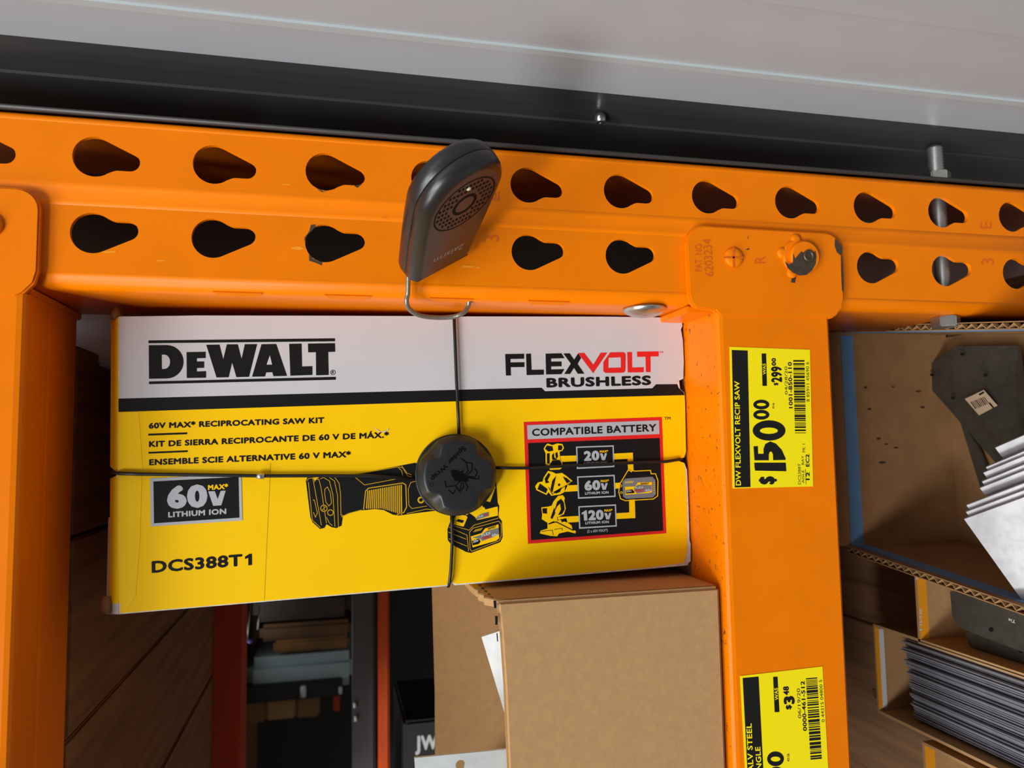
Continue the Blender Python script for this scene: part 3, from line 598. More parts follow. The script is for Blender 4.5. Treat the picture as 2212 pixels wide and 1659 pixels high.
Q.poly([(535, 1050), (585, 1048), (585, 1105), (540, 1100)], 4); Q.poly([(655, 1100), (690, 980), (730, 950), (760, 990), (768, 1060), (740, 1110), (700, 1120), (730, 1060), (720, 1000), (690, 1030)], 4); Q.poly([(620, 1150), (660, 1040), (670, 1100), (640, 1160)], 4); Q.line([(600, 1210), (680, 1190), (860, 1280)], 10, 4); Q.line([(660, 1270), (740, 1255), (745, 1280)], 5, 4); Q.line([(525, 1290), (640, 1275), (650, 1330)], 5, 4); Q.poly([(605, 1205), (660, 1180), (660, 1195), (605, 1218)], 4); Q.poly([(735, 1170), (780, 1155), (780, 1180), (735, 1195)], 4)
Q.poly([(1348, 800), (1432, 665), (1450, 700), (1655, 690), (1705, 705), (1728, 765), (1726, 915), (1685, 942), (1402, 960), (1358, 942), (1340, 880)], 4)
Q.build('panel_drawing', BBLACK, FP)
Q = Print(BP, z5); Q.poly([(1368, 770), (1400, 740), (1680, 720), (1710, 755), (1715, 905), (1685, 935), (1405, 950), (1375, 925)], 5); Q.build('panel_drawing', BGREY_D, FP)
Q = Print(BP, z5); Q.poly([(1395, 825), (1500, 820), (1530, 780), (1675, 775), (1678, 880), (1640, 890), (1400, 908)], 6); Q.ring((1353, 815), 10, 5, 6); Q.ring((1358, 885), 10, 5, 6)
for i in range(6): Q.line([(1395 + i * 15, 790 - i), (1410 + i * 15, 768 - i)], 6, 6)
for i in range(6): Q.line([(1690, 775 + i * 22), (1710, 782 + i * 22)], 5, 6)
Q.build('panel_drawing', BYEL, FP)
Q = Print(BP, z5); Q.poly([(1490, 828), (1530, 805), (1672, 808), (1672, 868), (1520, 895), (1490, 860)], 7); Q.build('panel_drawing', BGREY_D, FP)
Q = Print(BP, z5); Q.poly([(1403, 860), (1470, 852), (1495, 880), (1490, 890), (1405, 895)], 7); Q.text('DeWALT', (1558, 803), (1642, 800), (1558, 785), .04, 8); Q.build('panel_drawing', BBLACK, FP)
Q = Print(BP, z5); Q.text('FLEX', (1496, 846), (1590, 842), (1496, 823), .04, 9); Q.text('60v', (1607, 873), (1670, 868), (1607, 848), .04, 9); Q.text('20v', (1408, 882), (1465, 878), (1408, 862), .04, 9); Q.build('panel_drawing_text', BWHITE, FP)
Q = Print(BP, z5); Q.text('VOLT', (1498, 880), (1592, 872), (1498, 854), .04, 9); Q.build('panel_drawing_text', BRED, FP)

# ------------------------------------------------------------------ wire wrap with round alarm puck
pc = at(983, 1025, 2, BD); pn = (0, 0, -1)
WR = thing('security_wrap', 'round black alarm puck with wires crossed over the yellow carton', 'security device', (pc[0], pc[1], BD))
scal = [math.radians(a) for a in (-137, 135, -42, 40)]
def scal_rf(dep):
    def rf(a, r, h):
        k = 0
        for s in scal:
            dd = abs((a - s + math.pi) % (2 * math.pi) - math.pi); k = max(k, math.cos(min(1, dd / .31) * math.pi / 2))
        f = max(0, (h - .0035) / .0095)
        return r - dep * k * min(1, f * 1.3)
    return rf
# ax=-d, x=u ; Y = ax x X = (-d)x(u) -> -v, so image angles are flipped: mirror scallop list
scal = [-s for s in scal]
PH = .0125
G().lathe([(.0212, 0), (.0216, .0006), (.0216, .0034), (.0212, .0038)], (pc[0], pc[1], BD - .0002), pn, 72, True, None, (1, 0, 0)).build('back_shell', PLAST, WR)
G().lathe([(.0205, .0036), (.0209, .0040), (.0209, .0078), (.0206, .0083), (.0183, .0119), (.0177, PH - .0001), (.0168, PH), (.0100, PH), (.0002, PH)], (pc[0], pc[1], BD - .0002), pn, 96, True, scal_rf(.0036), (1, 0, 0)).build('front_shell', PLAST, WR)
FSW = WR.children[-1] if WR.children[-1].name.startswith('front') else [c for c in WR.children if c.name.startswith('front')][0]
zp = zm(870, 900, 7.2125); PP = lambda x, y, k=0: at(x, y, 2, BD - PH - .0003 - .0001 * k)
Q = Print(PP, zp)
Q.text('Spider Wrap', (943, 454), (428, 959), (996, 508), .03, 0); Q.ring((450, 1060), 26, 6)
Q.build('embossed_text', PITCH, FSW)
Q = Print(PP, zp)
Q.poly([(745, 850), (775, 830), (860, 835), (940, 880), (985, 905), (1015, 945), (1020, 1000), (990, 1020), (940, 1010), (880, 1020), (820, 995), (770, 930)])
for l in ([(895, 640), (985, 710), (1018, 850), (980, 890)], [(1000, 715), (1082, 728), (1078, 840), (1000, 912)], [(1112, 805), (1163, 860), (1130, 945), (1012, 930)], [(1180, 915), (1188, 970), (1090, 965), (1012, 945)], [(655, 995), (680, 1097), (825, 1075), (890, 1010)], [(712, 1145), (785, 1205), (830, 1130)], [(825, 1085), (885, 1170), (915, 1025)], [(903, 1150), (945, 1112), (940, 1020)], [(985, 1152), (1015, 1100), (972, 1020)]): Q.line(l, 17)
Q.build('spider_emblem', PITCH, FSW)
def wire(pts, name='wire', r=.0009, d=BD - .0022):
    G().tube([at(x, y, 2, d if len(p_) == 0 else p_[0]) for x, y, *p_ in pts], r, 10).build(name, RUB, WR)
wire([(979, 680, BD + .012), (979.5, 683, BD + .002), (981, 687), (983, 740), (986, 820), (989, 880), (992, 945)])
wire([(236, 1021, BD + .008), (244, 1021, BD + .002), (256, 1022.5), (300, 1024), (450, 1026), (563, 1028), (700, 1027.5), (800, 1028), (900, 1035)])
wire([(1068, 1010), (1100, 1011), (1140, 1011), (1250, 1005), (1380, 999), (1440, 997), (1464, 993), (1474, 991, BD + .003), (1480, 990, BD + .009)])
wire([(975, 1100), (976, 1130), (977, 1170), (974, 1230), (971, 1258), (969, 1266, BD + .002), (968, 1266, BD + .012)])
fe = at(563, 1028, 2, BD - .0024)
G().tube([(fe[0] - .0018, fe[1], fe[2]), (fe[0] + .0018, fe[1] + .0002, fe[2])], .0016, 12).build('ferrule', ZINC, WR)

# ------------------------------------------------------------------ loop alarm tag
TC = Vector((.1690, .0318, -.0591)); EX = Vector((.8306, -.5152, .2114)).normalized(); EY = Vector((.0447, -.3167, -.9475)); EY = (EY - EX * EY.dot(EX)).normalized(); EN = Vector((.5551, .7964, -.24)).normalized()
TR = .01579
AT = thing('security_tag', 'black loop alarm tag leaning out in front of the orange post', 'security device', tuple(TC - EY * 3.4 * TR))
def TP(x, y, z): return tuple(TC + EX * x * TR + EY * y * TR + EN * z * TR)
def tag_outline(k):   # k scales inward
    base = []
    top = [(1.38 * math.cos(math.radians(a)), .15 + 1.42 * math.sin(math.radians(a))) for a in range(0, 181, 10)]
    right = [(1.36, -.5), (1.30, -1.4), (1.22, -2.4), (1.16, -3.1), (1.10, -3.35), (.98, -3.47)]
    base = [(-p[0], p[1]) for p in reversed(right)][::-1]
    pts = top + [(-a, b) for a, b in right] + [(a, b) for a, b in reversed(right)]
    c = (0, -1.0); out = []
    n = len(pts)
    for i, p in enumerate(pts):
        a = Vector(pts[i - 1]); b = Vector(pts[(i + 1) % n]); tt = (b - a).normalized(); nn = Vector((-tt.y, tt.x))
        out.append((p[0] + nn.x * k, p[1] + nn.y * k))
    return out
def shell(levels, name, cap0, cap1):
    g = G(); rings = []
    for k, z in levels: rings.append([TP(x, y, z) for x, y in tag_outline(k)])
    n = len(rings[0]); V = [p for r in rings for p in r]; fs = []
    for i in range(len(rings) - 1):
        for j in range(n): fs.append((i * n + j, i * n + (j + 1) % n, (i + 1) * n + (j + 1) % n, (i + 1) * n + j))
    g.add(V, fs, True); g.add(V, [tuple(range(n)), tuple(range(len(V) - 1, len(V) - n - 1, -1))], False)
    return g.build(name, PLAST_T, AT)
FSA = shell([(0.02, -.44), (.0, -.42), (.03, -.22), (.12, -.08), (.24, -.01), (.30, 0)], 'front_shell', 1, 1)
shell([(.25, -.98), (.13, -.94), (.04, -.83), (.0, -.70), (.0, -.47), (.02, -.45)], 'back_shell', 1, 1)
TPl = lambda x, y, k=0: TP(x, y, .004 + .006 * k)
Q = Print(TPl); Q.ring((0, 0), 1.0, .05, 0, 40); Q.ring((0, 0), .36, .09, 1, 30); Q.build('grille_ring', PITCH, FSA)
Q = Print(TPl); r5 = [(i * .125 - .875, j * .2 - .8) for i in range(15) for j in range(9)]
for x, y in r5:
    if .5 < math.hypot(x, y) < .92: Q.disc((x, y), .045, 1, 6, .055)
Q.build('grille_holes', PITCH, FSA)
G().lathe([(.0011, 0), (.0010, .0004), (.0005, .0008)], TP(-.05, .72, .0), tuple(EN), 12).build('indicator_lens', LED, FSA)
Q = Print(lambda x, y, k=0: TP(x, y, .004))
Q.text('2alarm', (.56, -2.26), (-.56, -2.26), (.56, -2.54), .0, 0); Q.build('tag_text', mat('tag_print', (150, 142, 132), .4), FSA)
lp = [TP(-.95, -3.38, -.5), at(881, 632, 2, -.004), at(878, 650, 2, -.003), at(884, 667, 2, 0), at(905, 681, 2, .004), at(940, 686, 2, .008), at(975, 685, 2, .008), at(998, 678, 2, .006), at(1010, 664, 2, .007), at(1013, 652, 2, .0062), at(1012, 642, 2, .0055), at(1012, 632, 2, .0052), at(1012, 620, 2, .0075)]
def smooth(P, k=4):
    P = [Vector(p) for p in P]; out = []
    for i in range(len(P) - 1):
        p0 = P[max(i - 1, 0)]; p1 = P[i]; p2 = P[i + 1]; p3 = P[min(i + 2, len(P) - 1)]
        for j in range(k):
            t_ = j / k; out.append(.5 * ((2 * p1) + (p2 - p0) * t_ + (2 * p0 - 5 * p1 + 4 * p2 - p3) * t_ ** 2 + (3 * p1 - p0 - 3 * p2 + p3) * t_ ** 3))
    return out + [P[-1]]
G().tube(smooth(lp), .0012, 10).build('wire_loop', WIRE, AT)

# ------------------------------------------------------------------ brown carton of steel angles on the lower beam
KC = thing('cardboard_carton', 'open brown cardboard carton of steel pieces leaning on the lower beam ledge', 'carton', (.3147, .28, .06))
top = .2098
def px0(x, y, d=0.): return at(x, y, 2, d)
g = G()
ft = [(.1930, .2098), (.1932, .2118), (.1945, .2240), (.1960, .2500), (.1972, .2900), (.1985, .3600), (.3128, .3600), (.3128, .2098)]
g.slab([(u, v, 0) for u, v in ft], (0, 0, .004)); FPK = g.build('front_panel', CARD, KC, .0016, 3)
g = G(); sd = [(.3128, .0040), (.3128, .21), (.19, .21), (.1880, .05), (.1884, .036), (.1893, .031), (.1880, .024), (.1900, .018), (.1888, .012), (.1925, .007), (.1930, .0040)]
g.slab([(u, .2098, d) for u, d in sd], (0, .004, 0)).build('side_panel', CARD, KC, .0004)
G().slab([(u, v, .15) for u, v in [(.1798, .2138), (.1805, .25), (.1815, .30), (.1812, .36), (.3128, .36), (.3128, .2138)]], (0, 0, .004)).build('back_panel', CARD, KC)
G().box(.20, .3128, .356, .360, .004, .15).build('side_panel', CARD, KC)
G().box(.3090, .3128, .2138, .356, .004, .15).build('bottom_panel', CARD_D, KC)
Q = Print(plane_d(0., .0001), zm(880, 1200, 3.16))
for q4 in ([(587, 308), (606, 308), (610, 357), (592, 360)], [(598, 412), (618, 412), (616, 472), (600, 474)], [(608, 530), (616, 530), (620, 590), (612, 585)]): Q.poly(q4)
Q.build('cut_line_dash', INK, FPK)
Q = Print(lambda x, y, k=0: (lambda q: q)(at(x, y, 1, .2096)), zm(880, 1200, 3.16))
for cx_, cy_ in ((493, 201), (514, 222), (535, 241), (556, 262), (577, 286)): Q.poly([(cx_ - 12, cy_ - 5), (cx_ + 6, cy_ - 5), (cx_ + 13, cy_ + 5), (cx_ - 5, cy_ + 6)])
Q.build('cut_line_dash', INK, FPK)
# bright angle leaning inside
t = thing('steel_angle', 'bright galvanised angle leaning inside the open brown carton', 'steel angle', (.3085, .25, .06))
a0 = Vector(at(1040, 1376, 2, .045)); a1v = Vector(at(1108, 1600, 2, .045)); a2 = Vector(at(1090, 1360, 2, .030))
dirl = (a1v - a0); e1 = (a2 - a0)
G().slab([a0, a0 + dirl, a0 + dirl + e1, a0 + e1], (.001, -.0006, .0012)).build('flange', GALV_B, t)
G().slab([a0, a0 + dirl, a0 + dirl + Vector((.02, .004, .03)), a0 + Vector((.02, .004, .03))], (.001, -.0006, .0012)).build('flange', GALV_B, t)
t = thing('steel_plate', 'galvanised flat plate with a hole jutting out at the bottom edge', 'steel plate', (.23, .29, .012))
p0 = [at(895, 1636, 2, .012), at(1130, 1614, 2, .012), at(1140, 1740, 2, .012), at(903, 1760, 2, .012)]
cu = bpy.data.curves.new('c', 'CURVE'); cu.dimensions = '2D'; cu.fill_mode = 'BOTH'; cu.extrude = .0008
hc = at(994, 1651, 2, .012)
for lp_ in ([(q_[0], q_[1]) for q_ in p0], [(hc[0] + .0024 * math.cos(i * .5236), hc[1] + .0024 * math.sin(i * .5236)) for i in range(12)]):
    sp = cu.splines.new('POLY'); sp.points.add(len(lp_) - 1); sp.use_cyclic_u = True
    for q_, p_ in zip(sp.points, lp_): q_.co = (p_[0], -p_[1], 0, 1)
vs, fs = curve_mesh(cu); G().add([(v[0], -v[1], .012 + v[2]) for v in vs], fs).build('plate_body', GALV_B, t)

# ------------------------------------------------------------------ upper shelf boards, rear beams, decks
SBG = 'wooden boards of the upper shelf'
seams = [.0775, .1776, .2785, .3805, .4820, .62]
names = ['dark wooden shelf board nearest the post, right of the seam behind the carton', 'dark wooden shelf board second from the post', 'dark wooden shelf board third from the post, with two knots', 'dark wooden shelf board fourth from the post', 'dark wooden shelf board farthest from the post']
for i in range(5):
    o = G().box(-.0345, -.0151 + .0006 * (i % 2), seams[i] + .0008, seams[i + 1] - .0008, .064, .534).build('shelf_board', WOOD, None, .0012, 2, (-.0345, (seams[i] + seams[i + 1]) / 2, .3))
    if i < 4: tag(o, names[i], 'shelf board', SBG)
    else: tag(o, names[i], 'shelf board', SBG)
o = G().box(-.055, .0137, .0, .70, .538, .60).build('rear_beam', ORANGE_D, None, .003, 2, (-.02, .35, .57)); tag(o, 'orange rear beam with shade painted in, behind the wooden shelf boards', 'rack beam')
o = G().box(.3150, .3338, .0700, .62, .0380, .52).build('shelf_deck', WOOD2, None, .001, 2, (.3338, .3, .27)); tag(o, 'wooden deck board under the yellow carton', 'shelf board')
o = G().box(-.1000, -.0810, -.045, 1.25, .62, 1.74).build('light_block_deck', WOOD, None, .001, 2, (-.081, .6, 1.2)); tag(o, 'unseen wooden deck added above the dark gap to shut out light', 'shelf board')  # added roof over the rear gap, keeps overhead light out
o = G().box(-.42, -.0346, .085, .60, .02, .53).build('light_block_carton', CARD_D, None, .003, 2, (-.0346, .34, .27)); tag(o, 'large unseen brown carton added on the upper shelf boards to block light', 'carton')  # added out of view to stop light falling past the shelf
o = G().box(-.42, -.1002, -.03, 1.2, .66, 1.70).build('light_block_carton', CARD_D, None, .003, 2, (-.1002, .6, 1.2)); tag(o, 'large unseen brown carton added on the rack behind to block light', 'carton')  # added above the far deck as a second light block
def bgbox(x0, x1, y0, y1, d, dep, m, name, label, cat, bev=.003, grp=None):
    a = at(x0, y0, 2, d); b = at(x1, y1, 2, d)
    o = G().box(min(a[0], b[0]), max(a[0], b[0]), min(a[1], b[1]), max(a[1], b[1]), d, d + dep).build(name, m, None, bev, 2, ((a[0] + b[0]) / 2, (a[1] + b[1]) / 2, d + dep / 2))
    ROOTS[o.name] = o.location.copy(); tag(o, label, cat, grp); return o
DC = bgbox(762, 812, 1000, 2600, .80, .05, DGREY, 'deck_channel', 'dark grey steel channel above the far orange beam', 'steel channel')
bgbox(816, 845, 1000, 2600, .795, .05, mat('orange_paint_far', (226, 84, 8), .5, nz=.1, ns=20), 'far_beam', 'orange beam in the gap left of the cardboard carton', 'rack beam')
bgbox(525, 775, 1428, 1483, 1.30, .3, PALE, 'wrapped_tray', 'pale wrapped tray in the dark gap under the carton', 'tray', .02)
SR = bgbox(525, 740, 1485, 1503, 1.28, .018, DARKBOX, 'shelf_rail', 'black shelf rail under the pale wrapped tray', 'rail', .003)
bgbox(575, 638, 1506, 1552, 1.30, .2, CARD, 'small_carton', 'tan carton, lighter of the two below the black rail', 'carton', .004)
bgbox(640, 690, 1506, 1548, 1.30, .2, CARD_D, 'small_carton', 'brown carton right of the tan one below the black rail', 'carton', .004)
bgbox(505, 573, 1508, 1560, 1.30, .2, CARD_D, 'small_carton', 'brown carton left of the tan one below the black rail', 'carton', .004)
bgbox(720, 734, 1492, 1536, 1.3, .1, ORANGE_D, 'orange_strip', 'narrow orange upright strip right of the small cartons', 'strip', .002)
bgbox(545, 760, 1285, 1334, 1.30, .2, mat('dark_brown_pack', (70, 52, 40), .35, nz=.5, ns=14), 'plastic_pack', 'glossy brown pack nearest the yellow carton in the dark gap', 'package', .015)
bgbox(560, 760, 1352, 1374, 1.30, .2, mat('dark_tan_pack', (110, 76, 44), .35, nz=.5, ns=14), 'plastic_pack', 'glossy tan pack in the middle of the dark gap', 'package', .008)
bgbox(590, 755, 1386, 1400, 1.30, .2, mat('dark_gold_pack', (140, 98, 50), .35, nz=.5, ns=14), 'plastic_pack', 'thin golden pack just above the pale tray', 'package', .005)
hk = thing('peg_hook', 'thin steel peg hook with purple tip beside the dark red beam', 'hook', at(536, 1340, 2, 1.0))
hk0 = at(542, 1298, 2, 1.0); hk.location = W(-.081, hk0[1], 1.0); ROOTS[hk.name] = W(-.081, hk0[1], 1.0)
G().tube([(-.0812, hk0[1], 1.0), (hk0[0] - .01, hk0[1], 1.0), hk0, at(537, 1345, 2, 1.0), at(534, 1382, 2, 1.0)], .0012, 8).build('wire', ZINC, hk)
G().tube([at(561, 1310, 2, 1.0), at(557, 1360, 2, 1.0)], .0012, 8).build('wire', ZINC, hk)
G().lathe([(.002, -.004), (.0045, 0), (.002, .004)], at(540, 1385, 2, 1.0), (1, 0, 0), 12).build('tip', PURPLE, hk)
t = thing('dark_carton', 'black carton with white lettering beside the brown cardboard carton', 'carton', at(915, 1640, 2, .78))
a = at(872, 1560, 2, .78); b = at(1010, 1760, 2, .78); G().box(a[0], b[0], a[1], b[1], .78, .98).build('box_body', DARKBOX, t, .004)
Q = Print(lambda x, y, k=0: at(x, y, 2, .7795 - .0001 * k)); Q.text('JW', (897, 1622), (946, 1618), (897, 1590), .05); Q.build('white_lettering', LWHITE, t)
o = bgbox(380, 1500, 700, 2700, 1.75, .05, DARKBOX, 'light_block_sheet', 'black sheet added far behind to keep the gap dark', 'sheet', 0)  # added backdrop, stands in for the dark depth and blocks ambient light
for x, y, r_, dd, par in [(735, 1490, .006, 1.276, SR), (655, 1492, .009, 1.273, SR), (766, 1522, .0032, .7975, DC), (768, 1551, .0032, .7975, DC)]:
    c = at(x, y, 2, dd); G().lathe([(r_ * .6, -r_), (r_ * .7, 0), (r_ * .6, r_ * 1.4)], c, (0, 1, 0), 12).build('white_clip', LWHITE, par)
# things seen past the post
bgbox(150, 262, 560, 790, .10, .25, BWHITE, 'white_carton', 'white carton peeking out between the upper beam and the yellow carton', 'carton', .002)
bgbox(1838, 2260, 540, 640, .078, .05, mat('pale_grey_sheet', (205, 203, 203), .5), 'grey_sheet', 'pale grey sheet seen through the slots at the lower end of the post', 'sheet', .001)

# ------------------------------------------------------------------ lower shelf: deck and contents
DK = .586
dv = [.02, .30, .46, .70]
for i in range(3):
    o = G().box(DK, DK + .019, dv[i] + .0006, dv[i + 1] - .0006, -.06, .62).build('lower_shelf_board', WOOD2, None, .001, 2, (DK + .019, (dv[i] + dv[i + 1]) / 2, .3))
    tag(o, ['wooden lower shelf board under the blue-striped carton', 'wooden lower shelf board under the box of dark strips', 'wooden lower shelf board at the bottom right corner'][i], 'shelf board', 'boards of the lower shelf')
def corr_edge(g, p, q, h, n, thick):
    """wavy flutes seen on a cut cardboard rim from p to q"""
    p = Vector(p); q = Vector(q); t_ = (q - p); side = Vector((0, t_.z, -t_.y)).normalized() * thick
    pts = []
    for i in range(n * 4 + 1):
        k = i / (n * 4); pts.append(p + t_ * k + side * (.5 + .38 * math.sin(i * math.pi / 2)) + Vector((-h, 0, 0)))
    for i in range(len(pts) - 1):
        a, b = pts[i], pts[i + 1]; w_ = side.normalized() * .0003
        g.slab([a - w_, b - w_, b + w_, a + w_], (.004, 0, 0))
BC = thing('striped_carton', 'open brown cardboard carton with a blue stripe round its inside', 'carton', (DK, .14, .04))
RU = .482; FL = .581
def wall(p, q, u0, u1, th, name, m=CARD_D, parent=BC):
    p = Vector((0, p[0], p[1])); q = Vector((0, q[0], q[1])); n_ = Vector((0, (q - p).z, -(q - p).y)).normalized() * th
    g = G(); g.slab([(u0, p.y, p.z), (u0, q.y, q.z), (u1, q.y, q.z), (u1, p.y, p.z)], tuple(n_)); return g.build(name, m, parent)
lw0, lw1 = (.2122, .1215), (.2300, -.058); rw0, rw1 = (.0537, .122), (.0790, -.062)
wall((.0537, .1222), (.2122, .1222), RU - .006, FL, -.004, 'back_wall')
def liner_wall(p, q, inward, name):
    p = Vector((0, p[0], p[1])); q = Vector((0, q[0], q[1])); n_ = Vector((0, (q - p).z, -(q - p).y)).normalized() * inward
    G().slab([(RU, p.y, p.z), (RU, q.y, q.z), (FL, q.y, q.z), (FL, p.y, p.z)], tuple(n_ * .0006)).build(name, CARD_D, BC)
    o2 = n_ * 4.0; G().slab([(RU, p.y + o2.y * .001, p.z + o2.z * .001), (RU, q.y + o2.y * .001, q.z + o2.z * .001), (FL, q.y + o2.y * .001, q.z + o2.z * .001), (FL, p.y + o2.y * .001, p.z + o2.z * .001)], tuple(n_ * .0006)).build(name, CARD_D, BC)
    g = G(); e = n_ * .001
    corr_edge(g, (RU, p.y, p.z), (RU, q.y, q.z), 0, 26, .0040 * inward); g.build('corrugated_rim', CARD_E, BC)
liner_wall(lw0, lw1, -1, 'side_wall'); liner_wall(rw0, rw1, 1, 'side_wall')
G().box(FL, FL + .004, .056, .226, -.058, .126).build('bottom_panel', CARD_D, BC)
G().slab([(RU + .004, .0560, .1219), (RU + .004, .2122, .1219), (RU + .0145, .2122, .1219), (RU + .0145, .0560, .1219)], (0, 0, -.0002)).build('blue_stripe', BLUE, BC)
lv = Vector((0, lw1[0] - lw0[0], lw1[1] - lw0[1])); nn = Vector((0, -.995, -.098)) * .0003
G().slab([(RU + .006, lw0[0], lw0[1]), (RU + .006, lw1[0], lw1[1]), (RU + .0165, lw1[0], lw1[1]), (RU + .0165, lw0[0], lw0[1])], tuple(nn * 1.5)).build('blue_stripe', BLUE, BC)
rv = nn * -1.5
G().slab([(RU + .006, rw0[0], rw0[1]), (RU + .006, rw1[0], rw1[1]), (RU + .0165, rw1[0], rw1[1]), (RU + .0165, rw0[0], rw0[1])], tuple(rv)).build('blue_stripe', BLUE, BC)
for i, (x, y, a, b) in enumerate([(255, 580, 16, 8), (325, 880, 24, 9), (528, 480, 18, 7), (552, 570, 22, 8), (307, 745, 18, 9), (350, 777, 14, 5), (402, 796, 16, 7), (386, 456, 12, 5), (232, 460, 14, 9)]):
    Q = Print(lambda x, y, k=0: at(x, y, 2, .1219), zm(1780, 660, 2.592))
    Q.poly([(x + a * (.5 + .5 * random.random()) * math.cos(j * .7 + .3), y + b * (.5 + .5 * random.random()) * math.sin(j * .7 + .3)) for j in range(9)]); Q.build('puncture', mat('torn_hole', (62, 44, 28), .9), BC)
# dull plates lying in it
t = thing('steel_plate', 'dull grey steel plate with a barcode label inside the blue-striped carton', 'steel plate', (.578, .12, .06))
pu = .566
pl = [at(1983, 803, 0, pu), at(2062, 742, 0, pu), at(2200, 740, 0, pu), at(2230, 985, 0, pu - .01), at(2165, 1010, 0, pu - .004)]
G().slab([(u, v + .002, d) for u, v, d in pl], (.0018, 0, 0)).build('plate_body', GALV_D, t)
zl = zm(1780, 660, 2.592); PL = lambda x, y, k=0: at(x, y, 0, pu - .0055 - .0003 * k)
Q = Print(PL, zl); Q.poly([(788, 523), (895, 472), (972, 560), (868, 615)]); Q.build('label', mat('label_buff', (200, 170, 140), .6), t)
Q = Print(PL, zl)
for i in range(9): Q.line([(822 + i * 9, 540 - i * 3.6), (850 + i * 9, 578 - i * 3.6)], 3 if i % 3 else 5, 1)
Q.line([(868, 500), (895, 485)], 10, 1); Q.line([(925, 545), (950, 575)], 8, 1); Q.build('barcode', INK, t)
Q = Print(PL, zl)
for c in ((605, 388), (722, 517), (903, 390), (775, 272)):
    Q = Print(PL, zl); Q.disc(c, 12, 0, 12, 9); Q.build('hole', INK, t.children[0] if t.children else t)
t = thing('steel_plate', 'dull grey plate edge peeking out beneath the barcode plate', 'steel plate', (.579, .16, .06))
G().slab([at(2072, 905, 0, .574), at(2110, 960, 0, .574), at(2150, 1060, 0, .574), at(2118, 1055, 0, .574)], (.0022, 0, 0)).build('plate_body', GALV_D, t)
# bright plates
cor = [(2081, 1121), (2085, 1105.6), (2086, 1091), (2115, 1054), (2119.5, 1040), (2122.6, 1021), (2128, 1009), (2148, 967)]
N_ = Vector((-.68, .52, -.52)).normalized()
PG = 'bright galvanised plates standing in the striped carton'
base0 = Vector(at(2081, 1121, 2, .0)); E1 = Vector(at(2215, 1072, 2, -.034)) - base0; E2 = Vector(at(2217, 1311, 2, -.014)) - base0
N_ = E1.cross(E2).normalized()
if N_.dot(Vector(CM) - base0) < 0: N_ = -N_
lab = ['bright galvanised plate with its broad face showing, lowest of the stack', 'second bright plate up from the broad-faced one', 'third bright plate up from the broad-faced one', 'fourth bright plate, first one set back in the stack', 'fifth bright plate up the galvanised stack', 'sixth bright plate up the galvanised stack', 'second highest bright plate of the galvanised stack', 'topmost bright plate of the galvanised stack']
for i, (x, y) in enumerate(cor):
    # depth behind the first plate: intersect the pixel's ray with the plane of this plate
    off = [0, .0028, .0056, .0125, .0152, .0188, .0212, .0290][i]
    r = Vector(ray(x, y)); pl0 = base0 - N_ * off; tt = (pl0 - Vector(CM)).dot(N_) / r.dot(N_); c = Vector(CM) + r * tt
    o = G().slab([c, c + E1 * 1.15, c + E1 * 1.15 + E2 * (1.0 if i else 1.0), c + E2], tuple(-N_ * .0016)).build('galvanised_plate', GALV, None, .0003, 1, tuple(c))
    tag(o, lab[i], 'steel plate', PG)

# box of dull tie plates, box of dark strips, corner box
def tray(label, u_rim, v0, v1, dback, dfront, wall_h, lab_v, name='parts_box'):
    t = thing(name, label, 'parts box', (DK, (v0 + v1) / 2, (dback + dfront) / 2), 'small cardboard parts boxes on the lower shelf')
    G().box(u_rim + .001, DK - .001, v0, v1, dback, dback + .002).build('back_wall', CARD, t)
    for v in (v0, v1 - .002): G().box(u_rim + .001, DK - .001, v, v + .002, dfront, dback).build('side_wall', CARD, t)
    G().box(DK - .003, DK - .001, v0, v1, dfront, dback).build('bottom_panel', CARD_D, t)
    return t
def on_back(t, d, u0, u1, v0, v1, m, nm): G().box(u0, u1, v0, v1, d - .0004, d - .0001).build(nm, m, t)
b1 = tray('small parts box with an orange label, between the striped carton and the dark strips', .519, .2295, .2795, .0980, -.05, .04, 0)
on_back(b1, .098, .5202, .5275, .2305, .2775, LORANGE, 'orange_label')
Q = Print(lambda x, y, k=0: at(x, y, 2, .0974 - .0001 * k), zm(1780, 1150, 3.26)); Q.text('k', (645, 335), (660, 330), (648, 310), .03); Q.text('LINX', (672, 690), (672, 530), (690, 690), .0); Q.build('label_text', LWHITE, b1)
b2 = tray('small parts box packed with dark strips, white sticker on its end', .519, .2762, .3425, .1440, -.06, .04, 0)
on_back(b2, .144, .5195, .5230, .2775, .3390, LORANGE, 'orange_label'); on_back(b2, .1438, .5230, .5270, .2800, .3385, LWHITE, 'white_sticker')
Q = Print(lambda x, y, k=0: at(x, y, 2, .1432), zm(1780, 1150, 3.26)); Q.text('JUSP', (344, 1100), (349, 1170), (364, 1098), .012); Q.build('sticker_text', INK, b2)
b3 = tray('small parts box cut off by the bottom edge of the picture', .519, .3475, .3980, .1000, -.05, .04, 0)
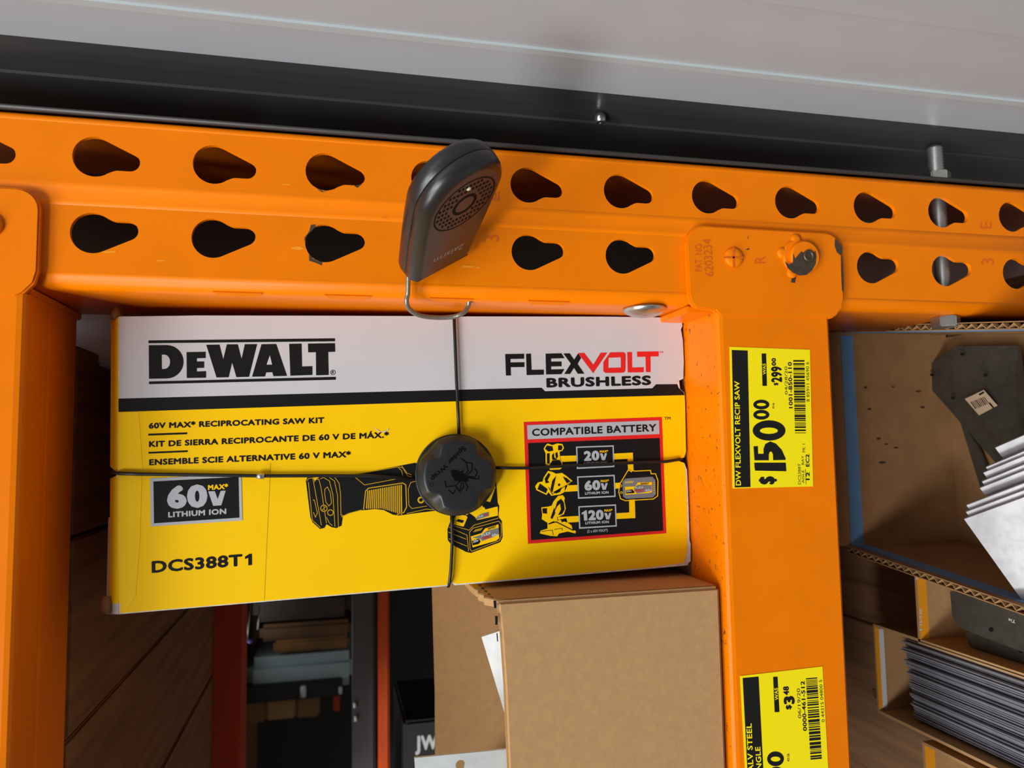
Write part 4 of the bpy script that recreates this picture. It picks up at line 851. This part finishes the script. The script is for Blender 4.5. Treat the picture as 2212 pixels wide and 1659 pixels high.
on_back(b3, .100, .5202, .5280, .3485, .3960, LORANGE, 'orange_label')
# tie plates in box 1
TPG = 'dull tie plates in the orange-labelled box'
for i, (u0, pts_, lbl, hol) in enumerate([(.5300, [(2052, 1278), (2057, 1330), (2068, 1352), (2088, 1362), (2240, 1420), (2240, 1300), (2120, 1262)], 'dull grey tie plate nearest the striped carton', (2141, 1360)), (.5360, [(2084, 1366), (2092, 1392), (2106, 1402), (2240, 1458), (2240, 1404), (2120, 1366)], 'lower dull grey tie plate beside the dark strips', (2206, 1406))]):
    c = at(*pts_[0], 0, u0); t = thing('tie_plate', lbl, 'steel plate', c, TPG)
    G().slab([at(x, y, 0, u0) for x, y in pts_], (.0016, 0, 0)).build('plate_body', GALV_D, t)
    Q = Print(lambda x, y, k=0: at(x, y, 0, u0 - .0002)); Q.disc(hol, 5, 0, 14, 5); Q.build('hole', INK, t)
zb = zm(1780, 1150, 3.26)
tt0 = [o for o in bpy.data.objects if o.name.startswith('tie_plate')]
Q = Print(lambda x, y, k=0: at(x, y, 0, .5297), zb); Q.text('Tie', (1350, 620), (1300, 605), (1345, 640), .0); Q.build('print_text', LWHITE, tt0[0])
Q = Print(lambda x, y, k=0: at(x, y, 0, .5357), zb); Q.text('ing Tie', (1440, 775), (1300, 740), (1435, 795), .0); Q.build('print_text', LWHITE, tt0[1])
# strips
SG = 'dark steel strips packed on edge'
NS = 40; first = None
for i in range(NS):
    v = .2800 + i * (.3385 - .2800) / NS
    if first is None:
        first = G().box(0, .036, 0, .00085, -.17, 0).build('steel_strip', STRIPM, None, .0002, 1, (0, 0, 0)); o = first
    else:
        o = first.copy(); COL.objects.link(o)
    jit = [0, .0015, -.0012, .0007, -.0004][(i * 7) % 5] + (.004 if i in (6, 7, 12) else 0)
    o.location = W(.530 - jit + .0006 * math.sin(i * 1.7), v, .127 - .00016 * i - abs(.0012 * math.sin(i * 2.3)))
    tag(o, 'thin dark steel strip packed on edge in the parts box with the white sticker', 'steel strip', SG)
